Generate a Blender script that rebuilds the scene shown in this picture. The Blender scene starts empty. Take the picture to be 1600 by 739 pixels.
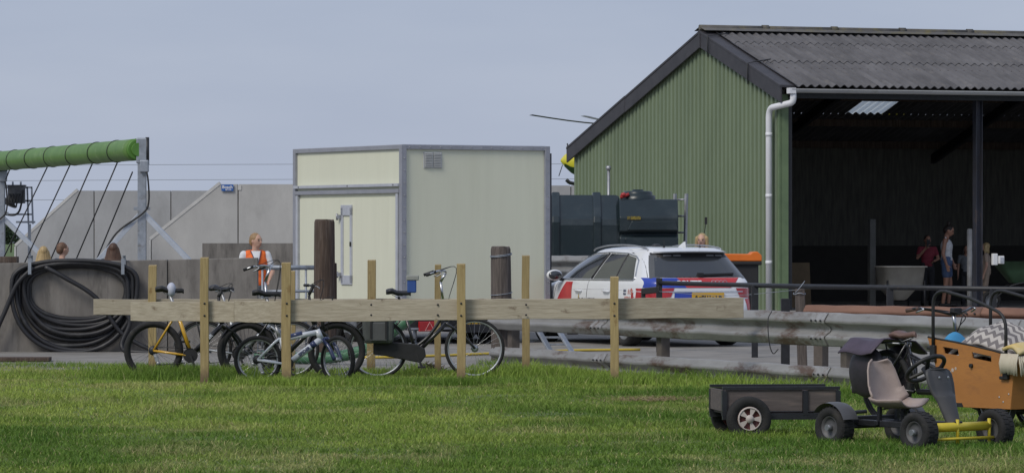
import bpy, bmesh, math, random
import numpy as np
from mathutils import Vector, Matrix, Euler
R = math.radians
PI_ = math.pi
random.seed(7); rng = np.random.default_rng(7)
sc = bpy.context.scene
C = sc.collection

# ------------------------------------------------------------------ camera
F, CX, HY, CH = 6500.0, 800.0, 377.0, 1.65      # focal length and horizon in photo pixels, eye height
cam = bpy.data.cameras.new('camera'); camo = bpy.data.objects.new('camera', cam); C.objects.link(camo)
camo.location = (0, 0, CH); camo.rotation_euler = (R(90), 0, 0)
cam.sensor_width = 36; cam.lens = 36 * F / 1600; cam.shift_y = 7.5 / 1600
cam.clip_start = 0.5; cam.clip_end = 6000
sc.camera = camo
# ------------------------------------------------------------------ sky and sun
SUN_EL, SUN_AZ = 44, -40         # azimuth measured from behind the camera; negative = to its left
sd = Vector((math.sin(R(SUN_AZ)) * math.cos(R(SUN_EL)), -math.cos(R(SUN_AZ)) * math.cos(R(SUN_EL)), math.sin(R(SUN_EL)))).normalized()
SUN_EL = math.degrees(math.asin(sd.z)); SUN_AZ = math.degrees(math.atan2(sd.x, sd.y))
w = bpy.data.worlds.new('World'); sc.world = w; w.use_nodes = True
nt = w.node_tree; nt.nodes.clear()
out = nt.nodes.new('ShaderNodeOutputWorld'); bg = nt.nodes.new('ShaderNodeBackground')
sky = nt.nodes.new('ShaderNodeTexSky'); sky.sky_type = 'NISHITA'; sky.sun_disc = False
sky.sun_elevation = R(SUN_EL); sky.sun_rotation = R(SUN_AZ); sky.dust_density = 2.0; sky.air_density = 1.0; sky.ozone_density = 1.5
tc = nt.nodes.new('ShaderNodeTexCoord'); mp = nt.nodes.new('ShaderNodeMapping'); mp.inputs['Scale'].default_value = (3, 3, 14)
nz = nt.nodes.new('ShaderNodeTexNoise'); nz.inputs['Scale'].default_value = 2.2; nz.inputs['Detail'].default_value = 5
rp = nt.nodes.new('ShaderNodeValToRGB')
rp.color_ramp.elements[0].position = 0.3; rp.color_ramp.elements[0].color = (3.45, 4.0, 5.35, 1)
rp.color_ramp.elements[1].position = 0.75; rp.color_ramp.elements[1].color = (4.25, 4.75, 5.95, 1)
mx = nt.nodes.new('ShaderNodeMixRGB'); mx.inputs[0].default_value = 0.86          # thin even cloud over most of the sky
L = nt.links.new
L(tc.outputs['Generated'], mp.inputs[0]); L(mp.outputs[0], nz.inputs['Vector']); L(nz.outputs[0], rp.inputs[0])
L(sky.outputs[0], mx.inputs[1]); L(rp.outputs[0], mx.inputs[2]); L(mx.outputs[0], bg.inputs[0]); L(bg.outputs[0], out.inputs[0])
bg.inputs[1].default_value = 0.11
sl = bpy.data.lights.new('sun', 'SUN'); so = bpy.data.objects.new('sun', sl); C.objects.link(so)
sl.energy = 1.9; sl.angle = R(22); sl.color = (1, 0.94, 0.84)
so.rotation_euler = sd.to_track_quat('Z', 'Y').to_euler(); so.location = (0, 0, 60)
sc.view_settings.view_transform = 'Standard'; sc.view_settings.look = 'None'
sc.view_settings.exposure = 0.0; sc.view_settings.gamma = 1; sc.view_settings.use_curve_mapping = False

# ------------------------------------------------------------------ helpers
def W(px, py, D): return Vector(((px - CX) / F * D, D, CH + (HY - py) / F * D))
def GX(px, D): return (px - CX) / F * D
def GZ(py, D): return CH + (HY - py) / F * D
def gz(D):                                   # the yard rises gently towards the barn
    return float(np.interp(D, [51, 58, 64, 80], [0, .10, .12, .30]))

class MB:
    """collects shapes; build() links them as ONE mesh object"""
    def __init__(s): s.v = []; s.f = []; s.sm = []; s.mi = []; s.m = 0
    def add(s, vs, fs, smooth=False, M=None):
        b = len(s.v)
        s.v += [tuple(M @ Vector(p)) if M else tuple(p) for p in vs]
        s.f += [tuple(i + b for i in f) for f in fs]; s.sm += [smooth] * len(fs); s.mi += [s.m] * len(fs)
        return s
    def box(s, c, d, M=None, taper=1.0):
        x, y, z = d[0] / 2, d[1] / 2, d[2] / 2; t = taper
        vs = [(-x, -y, -z), (x, -y, -z), (x, y, -z), (-x, y, -z), (-x * t, -y * t, z), (x * t, -y * t, z), (x * t, y * t, z), (-x * t, y * t, z)]
        vs = [(p[0] + c[0], p[1] + c[1], p[2] + c[2]) for p in vs]
        return s.add(vs, [(3, 2, 1, 0), (4, 5, 6, 7), (0, 1, 5, 4), (1, 2, 6, 5), (2, 3, 7, 6), (3, 0, 4, 7)], False, M)
    def beam(s, p0, p1, a, b, up=(0, 0, 1)):
        p0 = Vector(p0); p1 = Vector(p1); d = (p1 - p0); l = d.length; d.normalize()
        u = Vector(up); sx = d.cross(u)
        if sx.length < 1e-4: sx = d.cross(Vector((1, 0, 0)))
        sx.normalize(); sy = sx.cross(d)
        vs = []
        for p in (p0, p1):
            for i, j in ((-1, -1), (1, -1), (1, 1), (-1, 1)): vs.append(p + sx * a / 2 * i + sy * b / 2 * j)
        return s.add(vs, [(0, 1, 2, 3), (7, 6, 5, 4), (0, 4, 5, 1), (1, 5, 6, 2), (2, 6, 7, 3), (3, 7, 4, 0)])
    def tube(s, pts, r, n=8, closed=False, cap=True):
        pts = [Vector(p) for p in pts]; N = len(pts); rr = r if isinstance(r, (list, tuple)) else [r] * N
        vs = []; prev = None
        for i, p in enumerate(pts):
            if closed: d = pts[(i + 1) % N] - pts[i - 1]
            else: d = pts[min(i + 1, N - 1)] - pts[max(i - 1, 0)]
            d.normalize()
            if prev is None:
                a = d.orthogonal().normalized()
            else:
                a = prev - d * prev.dot(d)
                a = a.normalized() if a.length > 1e-5 else d.orthogonal().normalized()
            prev = a; b = d.cross(a)
            for k in range(n):
                t = 2 * math.pi * k / n
                vs.append(p + (a * math.cos(t) + b * math.sin(t)) * rr[i])
        fs = []
        for i in range(N if closed else N - 1):
            j = (i + 1) % N
            for k in range(n): fs.append((i * n + k, i * n + (k + 1) % n, j * n + (k + 1) % n, j * n + k))
        s.add(vs, fs, True)
        if cap and not closed:
            b = len(s.v) - len(vs)
            s.f += [tuple(b + k for k in reversed(range(n))), tuple(b + (N - 1) * n + k for k in range(n))]; s.sm += [False] * 2; s.mi += [s.m] * 2
        return s
    def lathe(s, prof, n=24, M=None, closed=False, smooth=True):
        """profile (r, z) turned about local z"""
        vs = []; N = len(prof)
        for r, z in prof:
            for k in range(n):
                t = 2 * math.pi * k / n; vs.append((r * math.cos(t), r * math.sin(t), z))
        fs = []
        for i in range(N if closed else N - 1):
            j = (i + 1) % N
            for k in range(n): fs.append((i * n + k, i * n + (k + 1) % n, j * n + (k + 1) % n, j * n + k))
        return s.add(vs, fs, smooth, M)
    def prism(s, poly, t0, t1, M=None):
        """2-D outline (x, z) extruded along y from t0 to t1"""
        n = len(poly)
        vs = [(p[0], t0, p[1]) for p in poly] + [(p[0], t1, p[1]) for p in poly]
        fs = [tuple(range(n)), tuple(reversed(range(n, 2 * n)))] + [(i, i + n, (i + 1) % n + n, (i + 1) % n) for i in range(n)]
        return s.add(vs, fs, False, M)
    def grid(s, nu, nv, fn, smooth=True):
        vs = [fn(i / nu, j / nv) for j in range(nv + 1) for i in range(nu + 1)]
        fs = [(j * (nu + 1) + i, j * (nu + 1) + i + 1, (j + 1) * (nu + 1) + i + 1, (j + 1) * (nu + 1) + i) for j in range(nv) for i in range(nu)]
        return s.add(vs, fs, smooth)
    def ell(s, c, r, n=16, m=10, M=None):
        vs = []; fs = []
        for j in range(m + 1):
            ph = math.pi * j / m
            for k in range(n):
                t = 2 * math.pi * k / n
                vs.append((c[0] + r[0] * math.sin(ph) * math.cos(t), c[1] + r[1] * math.sin(ph) * math.sin(t), c[2] + r[2] * math.cos(ph)))
        for j in range(m):
            for k in range(n): fs.append((j * n + k, (j + 1) * n + k, (j + 1) * n + (k + 1) % n, j * n + (k + 1) % n))
        return s.add(vs, fs, True, M)
    def cap(s, p0, p1, r0, r1, n=12):
        p0 = Vector(p0); p1 = Vector(p1); d = (p1 - p0).normalized(); pts = []; rr = []
        for k in range(4): a = math.pi / 2 * (1 - k / 4); pts.append(p0 - d * r0 * math.sin(a)); rr.append(max(r0 * math.cos(a), 1e-4))
        for k in range(3): pts.append(p0.lerp(p1, k / 2)); rr.append(r0 + (r1 - r0) * k / 2)
        for k in range(1, 5): a = math.pi / 2 * k / 4; pts.append(p1 + d * r1 * math.sin(a)); rr.append(max(r1 * math.cos(a), 1e-4))
        return s.tube(pts, rr, n)
    def mesh(s, name, mats):
        me = bpy.data.meshes.new(name); me.from_pydata(s.v, [], s.f); me.update()
        for m in (mats if isinstance(mats, (list, tuple)) else [mats]): me.materials.append(m)
        me.polygons.foreach_set('use_smooth', s.sm); me.polygons.foreach_set('material_index', s.mi)
        return me
    def build(s, name, mats, parent=None, bevel=0, remesh=0):
        me = s.mesh(name, mats); o = bpy.data.objects.new(name, me); C.objects.link(o)
        if remesh:
            md = o.modifiers.new('r', 'REMESH'); md.mode = 'VOXEL'; md.voxel_size = remesh; md.use_smooth_shade = True
            ms = o.modifiers.new('s', 'SMOOTH'); ms.iterations = 3; ms.factor = .5
            dg = bpy.context.evaluated_depsgraph_get()
            ne = bpy.data.meshes.new_from_object(o.evaluated_get(dg)); o.modifiers.clear(); o.data = ne
            if not ne.materials: ne.materials.append(mats)
            ne.polygons.foreach_set('use_smooth', [True] * len(ne.polygons))
        if bevel:
            b = o.modifiers.new('b', 'BEVEL'); b.width = bevel; b.segments = 2; b.limit_method = 'ANGLE'; b.angle_limit = R(40)
        if parent: o.parent = parent
        return o

def inst(src, parent=None, loc=None, rot=None):
    o = src.copy(); C.objects.link(o)
    if parent is not None: o.parent = parent
    if loc is not None: o.location = loc
    if rot is not None: o.rotation_euler = rot
    return o
def empty(name, loc=(0, 0, 0), rz=0, parent=None):
    o = bpy.data.objects.new(name, None); C.objects.link(o); o.location = loc; o.rotation_euler = (0, 0, rz); o.empty_display_size = .1
    if parent: o.parent = parent
    return o
def tag(o, label=None, cat=None, group=None, kind=None):
    if label: o['label'] = label
    if cat: o['category'] = cat
    if group: o['group'] = group
    if kind: o['kind'] = kind
    return o
def thing(name, label, cat, loc=(0, 0, 0), rz=0, group=None): return tag(empty(name, loc, rz), label, cat, group)
def copy_tree(o, parent=None):
    c = o.copy(); C.objects.link(c); c.parent = parent
    for ch in list(o.children): copy_tree(ch, c)
    return c
RX = lambda a: Matrix.Rotation(R(a), 4, 'X')
RY = lambda a: Matrix.Rotation(R(a), 4, 'Y')
RZ = lambda a: Matrix.Rotation(R(a), 4, 'Z')
T = lambda *a: Matrix.Translation(a)
def arc(p0, p1, p2, n=8):
    p0, p1, p2 = Vector(p0), Vector(p1), Vector(p2)
    return [(1 - t) ** 2 * p0 + 2 * t * (1 - t) * p1 + t * t * p2 for t in [i / n for i in range(n + 1)]]
def smooth_path(pts, n=6):
    pts = [Vector(p) for p in pts]; o = []
    P = [2 * pts[0] - pts[1]] + pts + [2 * pts[-1] - pts[-2]]
    for i in range(1, len(P) - 2):
        for k in range(n):
            t = k / n; a, b, c, d = P[i - 1], P[i], P[i + 1], P[i + 2]
            o.append(.5 * ((2 * b) + (c - a) * t + (2 * a - 5 * b + 4 * c - d) * t * t + (3 * b - a - 3 * c + d) * t ** 3))
    o.append(pts[-1]); return o

# ------------------------------------------------------------------ materials
MATS = {}
def mat(name, c1, c2=None, rough=.6, metal=0, scale=6, stretch=(1, 1, 1), bump=0, bscale=None, stain=None, sscale=3, slo=.55, shi=.7, coat=0, detail=6, trans=0, spec=.5):
    """base colour mottled between c1 and c2; optional stain colour with a shape of its own"""
    if name in MATS: return MATS[name]
    m = bpy.data.materials.new(name); m.use_nodes = True; MATS[name] = m
    t = m.node_tree; N = t.nodes; K = t.links.new; b = N['Principled BSDF']
    b.inputs['Roughness'].default_value = rough; b.inputs['Metallic'].default_value = metal
    b.inputs['Coat Weight'].default_value = coat; b.inputs['Transmission Weight'].default_value = trans; b.inputs['Specular IOR Level'].default_value = spec
    c2 = c2 or tuple(min(1, x * .82) for x in c1)
    co = N.new('ShaderNodeTexCoord'); oi = N.new('ShaderNodeObjectInfo'); ad = N.new('ShaderNodeVectorMath'); ad.operation = 'ADD'
    sc_ = N.new('ShaderNodeVectorMath'); sc_.operation = 'MULTIPLY'; sc_.inputs[1].default_value = (37, 23, 51)
    cb = N.new('ShaderNodeCombineXYZ')
    for i in range(3): K(oi.outputs['Random'], cb.inputs[i])
    K(cb.outputs[0], sc_.inputs[0]); K(co.outputs['Object'], ad.inputs[0]); K(sc_.outputs[0], ad.inputs[1])
    mpn = N.new('ShaderNodeMapping'); mpn.inputs['Scale'].default_value = stretch; K(ad.outputs[0], mpn.inputs[0])
    n1 = N.new('ShaderNodeTexNoise'); n1.inputs['Scale'].default_value = scale; n1.inputs['Detail'].default_value = detail; n1.inputs['Roughness'].default_value = .65
    K(mpn.outputs[0], n1.inputs['Vector'])
    r1 = N.new('ShaderNodeValToRGB'); r1.color_ramp.elements[0].position = .35; r1.color_ramp.elements[1].position = .68
    r1.color_ramp.elements[0].color = (*c2, 1); r1.color_ramp.elements[1].color = (*c1, 1); K(n1.outputs[0], r1.inputs[0])
    col = r1.outputs[0]
    if stain:
        n2 = N.new('ShaderNodeTexNoise'); n2.inputs['Scale'].default_value = sscale; n2.inputs['Detail'].default_value = 8; n2.inputs['Roughness'].default_value = .7
        K(mpn.outputs[0], n2.inputs['Vector'])
        r2 = N.new('ShaderNodeValToRGB'); r2.color_ramp.elements[0].position = slo; r2.color_ramp.elements[1].position = shi; K(n2.outputs[0], r2.inputs[0])
        mixn = N.new('ShaderNodeMixRGB'); K(r2.outputs[0], mixn.inputs[0]); K(col, mixn.inputs[1]); mixn.inputs[2].default_value = (*stain, 1); col = mixn.outputs[0]
    K(col, b.inputs['Base Color'])
    if bump:
        n3 = N.new('ShaderNodeTexNoise'); n3.inputs['Scale'].default_value = bscale or scale * 6; n3.inputs['Detail'].default_value = 5; K(mpn.outputs[0], n3.inputs['Vector'])
        bp = N.new('ShaderNodeBump'); bp.inputs['Strength'].default_value = bump; bp.inputs['Distance'].default_value = .01; K(n3.outputs[0], bp.inputs['Height']); K(bp.outputs[0], b.inputs['Normal'])
    return m
def vary(m, amt):
    t = m.node_tree; N = t.nodes; K = t.links.new; b = N['Principled BSDF']; src = b.inputs['Base Color'].links[0].from_socket
    oi = [n for n in N if n.type == 'OBJECT_INFO'][0]; mr = N.new('ShaderNodeMapRange'); mr.inputs['To Min'].default_value = 1 - amt; mr.inputs['To Max'].default_value = 1 + amt; K(oi.outputs['Random'], mr.inputs['Value'])
    hs = N.new('ShaderNodeHueSaturation'); K(mr.outputs[0], hs.inputs['Value']); K(src, hs.inputs['Color']); K(hs.outputs[0], b.inputs['Base Color']); return m
def damp_foot(m, z0, z1, col):
    t = m.node_tree; N = t.nodes; K = t.links.new; b = N['Principled BSDF']; src = b.inputs['Base Color'].links[0].from_socket
    co = N.new('ShaderNodeTexCoord'); sp = N.new('ShaderNodeSeparateXYZ'); K(co.outputs['Object'], sp.inputs[0]); nz_ = N.new('ShaderNodeTexNoise'); nz_.inputs['Scale'].default_value = 14; K(co.outputs['Object'], nz_.inputs['Vector'])
    ma = N.new('ShaderNodeMath'); ma.operation = 'MULTIPLY_ADD'; ma.inputs[1].default_value = .16; K(nz_.outputs[0], ma.inputs[0]); K(sp.outputs[2], ma.inputs[2])
    mr = N.new('ShaderNodeMapRange'); mr.inputs['From Min'].default_value = z0; mr.inputs['From Max'].default_value = z1; mr.inputs['To Min'].default_value = .8; mr.inputs['To Max'].default_value = 0; K(ma.outputs[0], mr.inputs['Value'])
    mm = N.new('ShaderNodeMixRGB'); K(mr.outputs[0], mm.inputs[0]); K(src, mm.inputs[1]); mm.inputs[2].default_value = (*col, 1); K(mm.outputs[0], b.inputs['Base Color']); return m
def wood(name, c1, c2, knot=(.13, .08, .045), axis=0, rough=.75):
    st = [14, 14, 14]; st[axis] = 1.1
    m = mat(name, c1, c2, rough, scale=3.2, stretch=tuple(st), bump=.35, bscale=9)
    t = m.node_tree; N = t.nodes; K = t.links.new; b = N['Principled BSDF']
    src = b.inputs['Base Color'].links[0].from_socket
    vor = N.new('ShaderNodeTexVoronoi'); vor.inputs['Scale'].default_value = 5.5
    mp2 = N.new('ShaderNodeMapping'); s2 = [1.15, 1.15, 1.15]; s2[axis] = .55; mp2.inputs['Scale'].default_value = s2
    nn = N.new('ShaderNodeTexNoise'); nn.inputs['Scale'].default_value = 22; va = N.new('ShaderNodeVectorMath'); va.operation = 'MULTIPLY_ADD'; va.inputs[1].default_value = (.09, .09, .09)
    addn = [n for n in N if n.type == 'VECT_MATH' and n.operation == 'ADD'][0]
    K(addn.outputs[0], nn.inputs['Vector']); K(nn.outputs['Color'], va.inputs[0]); K(addn.outputs[0], va.inputs[2]); K(va.outputs[0], mp2.inputs[0]); K(mp2.outputs[0], vor.inputs['Vector'])
    rr = N.new('ShaderNodeValToRGB'); rr.color_ramp.elements[0].position = .05; rr.color_ramp.elements[0].color = (.75, .75, .75, 1); rr.color_ramp.elements[1].position = .20; rr.color_ramp.elements[1].color = (0, 0, 0, 1)
    K(vor.outputs['Distance'], rr.inputs[0])
    mm = N.new('ShaderNodeMixRGB'); K(rr.outputs[0], mm.inputs[0]); K(src, mm.inputs[1]); mm.inputs[2].default_value = (*knot, 1); K(mm.outputs[0], b.inputs['Base Color'])
    return m
def glass(name, col, rough=.05, alpha=1):
    return mat(name, col, tuple(x * .9 for x in col), rough, 0, spec=.8, coat=.5)

M_black = mat('black_plastic', (.018, .018, .02), (.012, .012, .013), .55, scale=20)
M_rubber = mat('rubber', (.022, .022, .022), (.013, .013, .014), .85, scale=25, stain=(.07, .06, .05), sscale=5, slo=.58, shi=.8, bump=.3, bscale=80)
M_hose = mat('hose_rubber', (.020, .021, .025), (.014, .014, .017), .5, scale=12, stain=(.05, .05, .05), sscale=4)
M_chrome = mat('chrome', (.6, .61, .63), (.45, .46, .48), .28, 1, scale=20)
M_alu = mat('aluminium', (.42, .43, .45), (.33, .34, .36), .45, .7, scale=14)
M_galv = mat('galvanised_steel', (.36, .39, .44), (.26, .29, .33), .5, .5, scale=9, stain=(.2, .2, .2), sscale=6)
M_galvlt = mat('pale_galvanised', (.50, .54, .60), (.40, .44, .50), .5, .3, scale=9)
M_darksteel = mat('dark_painted_steel', (.028, .03, .036), (.018, .019, .022), .45, .2, scale=12, stain=(.1, .06, .04), sscale=9, slo=.66, shi=.78)
M_stake = wood('new_stake_wood', (.41, .315, .15), (.29, .215, .095), (.2, .12, .04), axis=2)
M_plank = wood('weathered_plank_wood', (.46, .41, .32), (.32, .275, .205), (.13, .09, .055), axis=0)
vary(M_stake, .12); vary(M_plank, .10); damp_foot(M_stake, .44, .56, (.13, .09, .055))
M_oldpole = mat('old_dark_timber', (.105, .072, .052), (.04, .026, .02), .85, scale=3, stretch=(14, 14, .8), bump=.8, bscale=6, stain=(.16, .13, .11), sscale=2, slo=.5, shi=.75)
M_greypole = mat('old_grey_timber', (.15, .125, .11), (.055, .045, .04), .85, scale=3, stretch=(14, 14, .8), bump=.8, bscale=6)
M_white = mat('white_paint', (.78, .79, .80), (.7, .71, .72), .4, scale=3)

def skinmat(n, c): return mat('skin_' + n, c, tuple(x * .85 for x in c), .55, scale=14)
M_skin = skinmat('light', (.56, .34, .25)); M_skin2 = skinmat('tanned', (.42, .22, .15))

# ================================================================== THE SETTING
# ---- far field, yard, lawn
M_field = mat('field_grass', (.10, .15, .04), (.075, .12, .03), .9, scale=.2)
fb = MB(); fb.add([(-2500, -60, -.05), (2500, -60, -.05), (2500, 4000, -.05), (-2500, 4000, -.05)], [(0, 1, 2, 3)])
tag(fb.build('field', M_field), 'flat green farmland reaching to the horizon', kind='structure')
M_yard = mat('yard_concrete', (.27, .255, .235), (.19, .18, .165), .85, scale=1.3, detail=10, bump=.25, bscale=40, stain=(.12, .115, .11), sscale=.6, slo=.5, shi=.75)
yb = MB(); prevn = None
ds = [20, 48, 51, 58, 64, 72, 80, 104]
vs = []; fs = []
for i, d in enumerate(ds):
    for x in (-30, -10, 0, 10, 30): vs.append((x, d, gz(d) if d > 48 else (-.015 if d > 30 else -.03)))
for i in range(len(ds) - 1):
    for k in range(4): fs.append((i * 5 + k, i * 5 + k + 1, (i + 1) * 5 + k + 1, (i + 1) * 5 + k))
yb.add(vs, fs)
tag(yb.build('yard', M_yard), 'grey concrete farm yard behind the lawn', kind='structure')
# lawn edge (X, D): along the yard on the left, then along the guardrail
RAIL0, RAIL1 = Vector((-.26, 55.5)), Vector((3.625, 46.2))
def rail_at(s): return RAIL0.lerp(RAIL1, s)
edge = [(-20, 55.6), (-6.6, 54.6), (-4.6, 54.0), (-3.0, 53.2), (-1.6, 51.9), (-.75, 51.9), (-.36, 55.0), (.0, 54.6)] + [tuple(rail_at(s) + Vector((-.05, -.12))) for s in (.2, .5, 1, 1.4, 1.9, 2.6, 3.2)]
ex = [e[0] for e in edge]; ey = [e[1] for e in edge]
def lawn_far(x): return float(np.interp(x, ex, ey))
M_lawn = mat('lawn_soil', (.13, .18, .05), (.09, .125, .035), .95, scale=2.2, stain=(.19, .155, .085), sscale=1.1, slo=.56, shi=.72)
lb = MB(); cols = np.linspace(-20, 12, 120); rows = np.linspace(0, 1, 40); vs = []; fs = []
for r_ in rows:
    for x in cols:
        y = 8 + (lawn_far(x) - 8) * r_
        vs.append((x, y, .012 + .012 * math.sin(x * 1.7 + y * .9) * math.sin(y * .6) + (.0 if r_ < 1 else -.02)))
nc = len(cols)
for j in range(len(rows) - 1):
    for i in range(nc - 1): fs.append((j * nc + i, j * nc + i + 1, (j + 1) * nc + i + 1, (j + 1) * nc + i))
lb.add(vs, fs, True)
tag(lb.build('lawn', M_lawn), 'mown lawn in front of the plank fences', kind='structure')

# ---- grass: blades as one mesh (nobody could count it)
def vnoise(x, y, s, seed=0):
    x = x * s + seed * 17.3; y = y * s + seed * 9.7
    xi = np.floor(x).astype(int); yi = np.floor(y).astype(int); xf = x - xi; yf = y - yi
    def h(a, b):
        n = (a * 374761393 + b * 668265263 + seed * 1442695) & 0xffffffff
        n = ((n ^ (n >> 13)) * 1274126177) & 0xffffffff
        return ((n ^ (n >> 16)) & 0xffff) / 65535.0
    u = xf * xf * (3 - 2 * xf); v = yf * yf * (3 - 2 * yf)
    return (h(xi, yi) * (1 - u) + h(xi + 1, yi) * u) * (1 - v) + (h(xi, yi + 1) * (1 - u) + h(xi + 1, yi + 1) * u) * v
def grass(name, label, x, y, h, wd, lean, tint, z0=.01):
    n = len(x); a = rng.uniform(0, 2 * np.pi, n); b = rng.uniform(0, 2 * np.pi, n)
    ux, uy = np.cos(a), np.sin(a); lx, ly = np.cos(b) * lean * h, np.sin(b) * lean * h
    V = np.zeros((n, 5, 3), np.float32)
    for k, (side, t, wf) in enumerate(((-1, 0, 1), (1, 0, 1), (1, .55, .75), (-1, .55, .75), (0, 1, 0))):
        V[:, k, 0] = x + side * ux * wd * .5 * wf + lx * t * t
        V[:, k, 1] = y + side * uy * wd * .5 * wf + ly * t * t
        V[:, k, 2] = z0 + h * (t - .25 * lean * t * t)
    me = bpy.data.meshes.new(name)
    me.vertices.add(n * 5); me.vertices.foreach_set('co', V.reshape(-1))
    base = np.arange(n)[:, None] * 5
    loops = np.concatenate([base + np.array([[0, 1, 2, 3]]), base + np.array([[3, 2, 4]])], axis=1).reshape(-1)
    me.loops.add(n * 7); me.loops.foreach_set('vertex_index', loops.astype(np.int32))
    st = (np.arange(n)[:, None] * 7 + np.array([[0, 4]])).reshape(-1)
    me.polygons.add(n * 2); me.polygons.foreach_set('loop_start', st.astype(np.int32))
    me.update(calc_edges=True)
    at = me.color_attributes.new('tint', 'FLOAT_COLOR', 'POINT')
    cc = np.repeat(np.concatenate([tint, np.ones((n, 1))], axis=1)[:, None, :], 5, axis=1).astype(np.float32)
    at.data.foreach_set('color', cc.reshape(-1))
    o = bpy.data.objects.new(name, me); C.objects.link(o); me.materials.append(M_blade)
    tag(o, label, 'grass', kind='stuff'); return o
M_blade = bpy.data.materials.new('grass_blade'); M_blade.use_nodes = True
_t = M_blade.node_tree; _b = _t.nodes['Principled BSDF']; _a = _t.nodes.new('ShaderNodeAttribute'); _a.attribute_name = 'tint'
_t.links.new(_a.outputs['Color'], _b.inputs['Base Color']); _b.inputs['Roughness'].default_value = .6; _b.inputs['Specular IOR Level'].default_value = .25
_tr = _t.nodes.new('ShaderNodeBsdfTranslucent'); _mx = _t.nodes.new('ShaderNodeMixShader'); _mx.inputs[0].default_value = .3
_t.links.new(_a.outputs['Color'], _tr.inputs[0]); _t.links.new(_b.outputs[0], _mx.inputs[1]); _t.links.new(_tr.outputs[0], _mx.inputs[2])
_t.links.new(_mx.outputs[0], _t.nodes['Material Output'].inputs[0])
def tints(x, y, n, long=0):
    big = vnoise(x, y, .35, 1) * .6 + vnoise(x, y, 1.1, 2) * .4; dry = np.clip((vnoise(x, y, .55, 3) * .45 + vnoise(x, y * .55, 2.1, 4) * .55 - .52) * 3.2, 0, 1) * (1 - long)
    dk = np.array([.125, .22, .034]); lt = np.array([.335, .42, .085]); st = np.array([.47, .43, .20])
    m = np.clip((big - .28) * 2.3, 0, 1)[:, None]; c = dk * (1 - m) + lt * m
    c = c * (1 - dry[:, None] * .45) + st * dry[:, None] * .45
    straw = (rng.uniform(0, 1, n) < .04 + .20 * dry)[:, None]
    c = np.where(straw, st * rng.uniform(.7, 1.15, (n, 1)), c)
    return c * rng.uniform(.62, 1.3, (n, 1))
N_ = 500000
u = rng.uniform(0, 1, N_); yy = 27.0 + (56 - 27) * u ** 1.15; xx = rng.uniform(-1, 1, N_) * (yy * .123 * 1.10 + 2.0)
keep = yy < np.interp(xx, ex, ey) - .02
xx, yy = xx[keep], yy[keep]; n = len(xx)
tuft = np.clip((vnoise(xx, yy, 1.3, 5) * .6 + vnoise(xx, yy, 3.1, 6) * .4 - .45) * 3, 0, 1)
hh = rng.uniform(.02, .045, n) * (1 + tuft * 1.5)
grass('lawn_grass', 'short patchy green grass of the mown lawn', xx, yy, hh, rng.uniform(.006, .012, n), rng.uniform(.3, 1.1, n), tints(xx, yy, n))
# long grass round the fences, the bicycles and along the guardrail
X = []; Y = []; H = []
def clump(px, D, sx, sy, hm, cnt):
    X.append(rng.normal(GX(px, D), sx, cnt)); Y.append(rng.normal(D, sy, cnt)); H.append(rng.uniform(.35, 1, cnt) * hm)
for k in range(170):     # weedy tufts scattered over the lawn
    D_ = random.uniform(28.5, 50); clump(random.uniform(-150, 1750), D_, random.uniform(.05, .22), random.uniform(.05, .16), random.uniform(.05, .11), random.randint(50, 190))
for px, D, sx, sy, hm, cnt in [(240, 49.4, .35, .3, .14, 2600), (320, 49.2, .45, .3, .2, 3600), (290, 50.2, .5, .3, .18, 2600), (210, 51.5, .4, .4, .14, 1500), (447, 47.0, .3, .15, .13, 1500), (395, 48.2, .4, .25, .12, 1800), (470, 48.6, .5, .3, .12, 2200), (530, 48.0, .5, .3, .12, 1800),
                               (580, 50.8, .3, .2, .12, 900), (720, 47.0, .3, .15, .13, 1500), (684, 51.0, .15, .15, .1, 500), (822, 50.2, .35, .3, .17, 1800), (960, 47.3, .35, .2, .15, 1800), (620, 47.5, .7, .3, .09, 2000), (840, 47.6, .7, .3, .11, 2600),
                               (120, 53.8, .9, .25, .10, 1800), (30, 54.4, .6, .2, .09, 900), (1085, 44.5, .35, .3, .12, 1300), (1310, 33.2, .3, .2, .09, 1600), (1430, 32.4, .4, .2, .08, 1700), (1560, 32.6, .4, .25, .08, 1600), (1165, 34.4, .4, .25, .09, 1900), (640, 51.2, .12, .08, .2, 160)]:
    clump(px, D, sx, sy, hm * 1.2, cnt)
s_ = rng.uniform(0, 1.7, 16000); off = np.abs(rng.normal(0, .9, 16000)) + .25
X.append(RAIL0.x + (RAIL1.x - RAIL0.x) * s_ - off * .92 * .9); Y.append(RAIL0.y + (RAIL1.y - RAIL0.y) * s_ - off * .42)
H.append(rng.uniform(.3, 1, 16000) * (.07 + .17 * vnoise(X[-1], Y[-1], 1.5, 8)) * np.clip(1.3 - off * .5, .3, 1))
X = np.concatenate(X); Y = np.concatenate(Y); H = np.concatenate(H); k_ = Y < np.interp(X, ex, ey) - .02; X, Y, H = X[k_], Y[k_], H[k_]; n = len(X)
grass('long_grass', 'longer tufts of grass round the stakes, bicycles and guardrail', X, Y, H, rng.uniform(.006, .011, n), rng.uniform(.15, .8, n), tints(X, Y, n, 1) * np.array([.82, .92, .8]))

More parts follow.
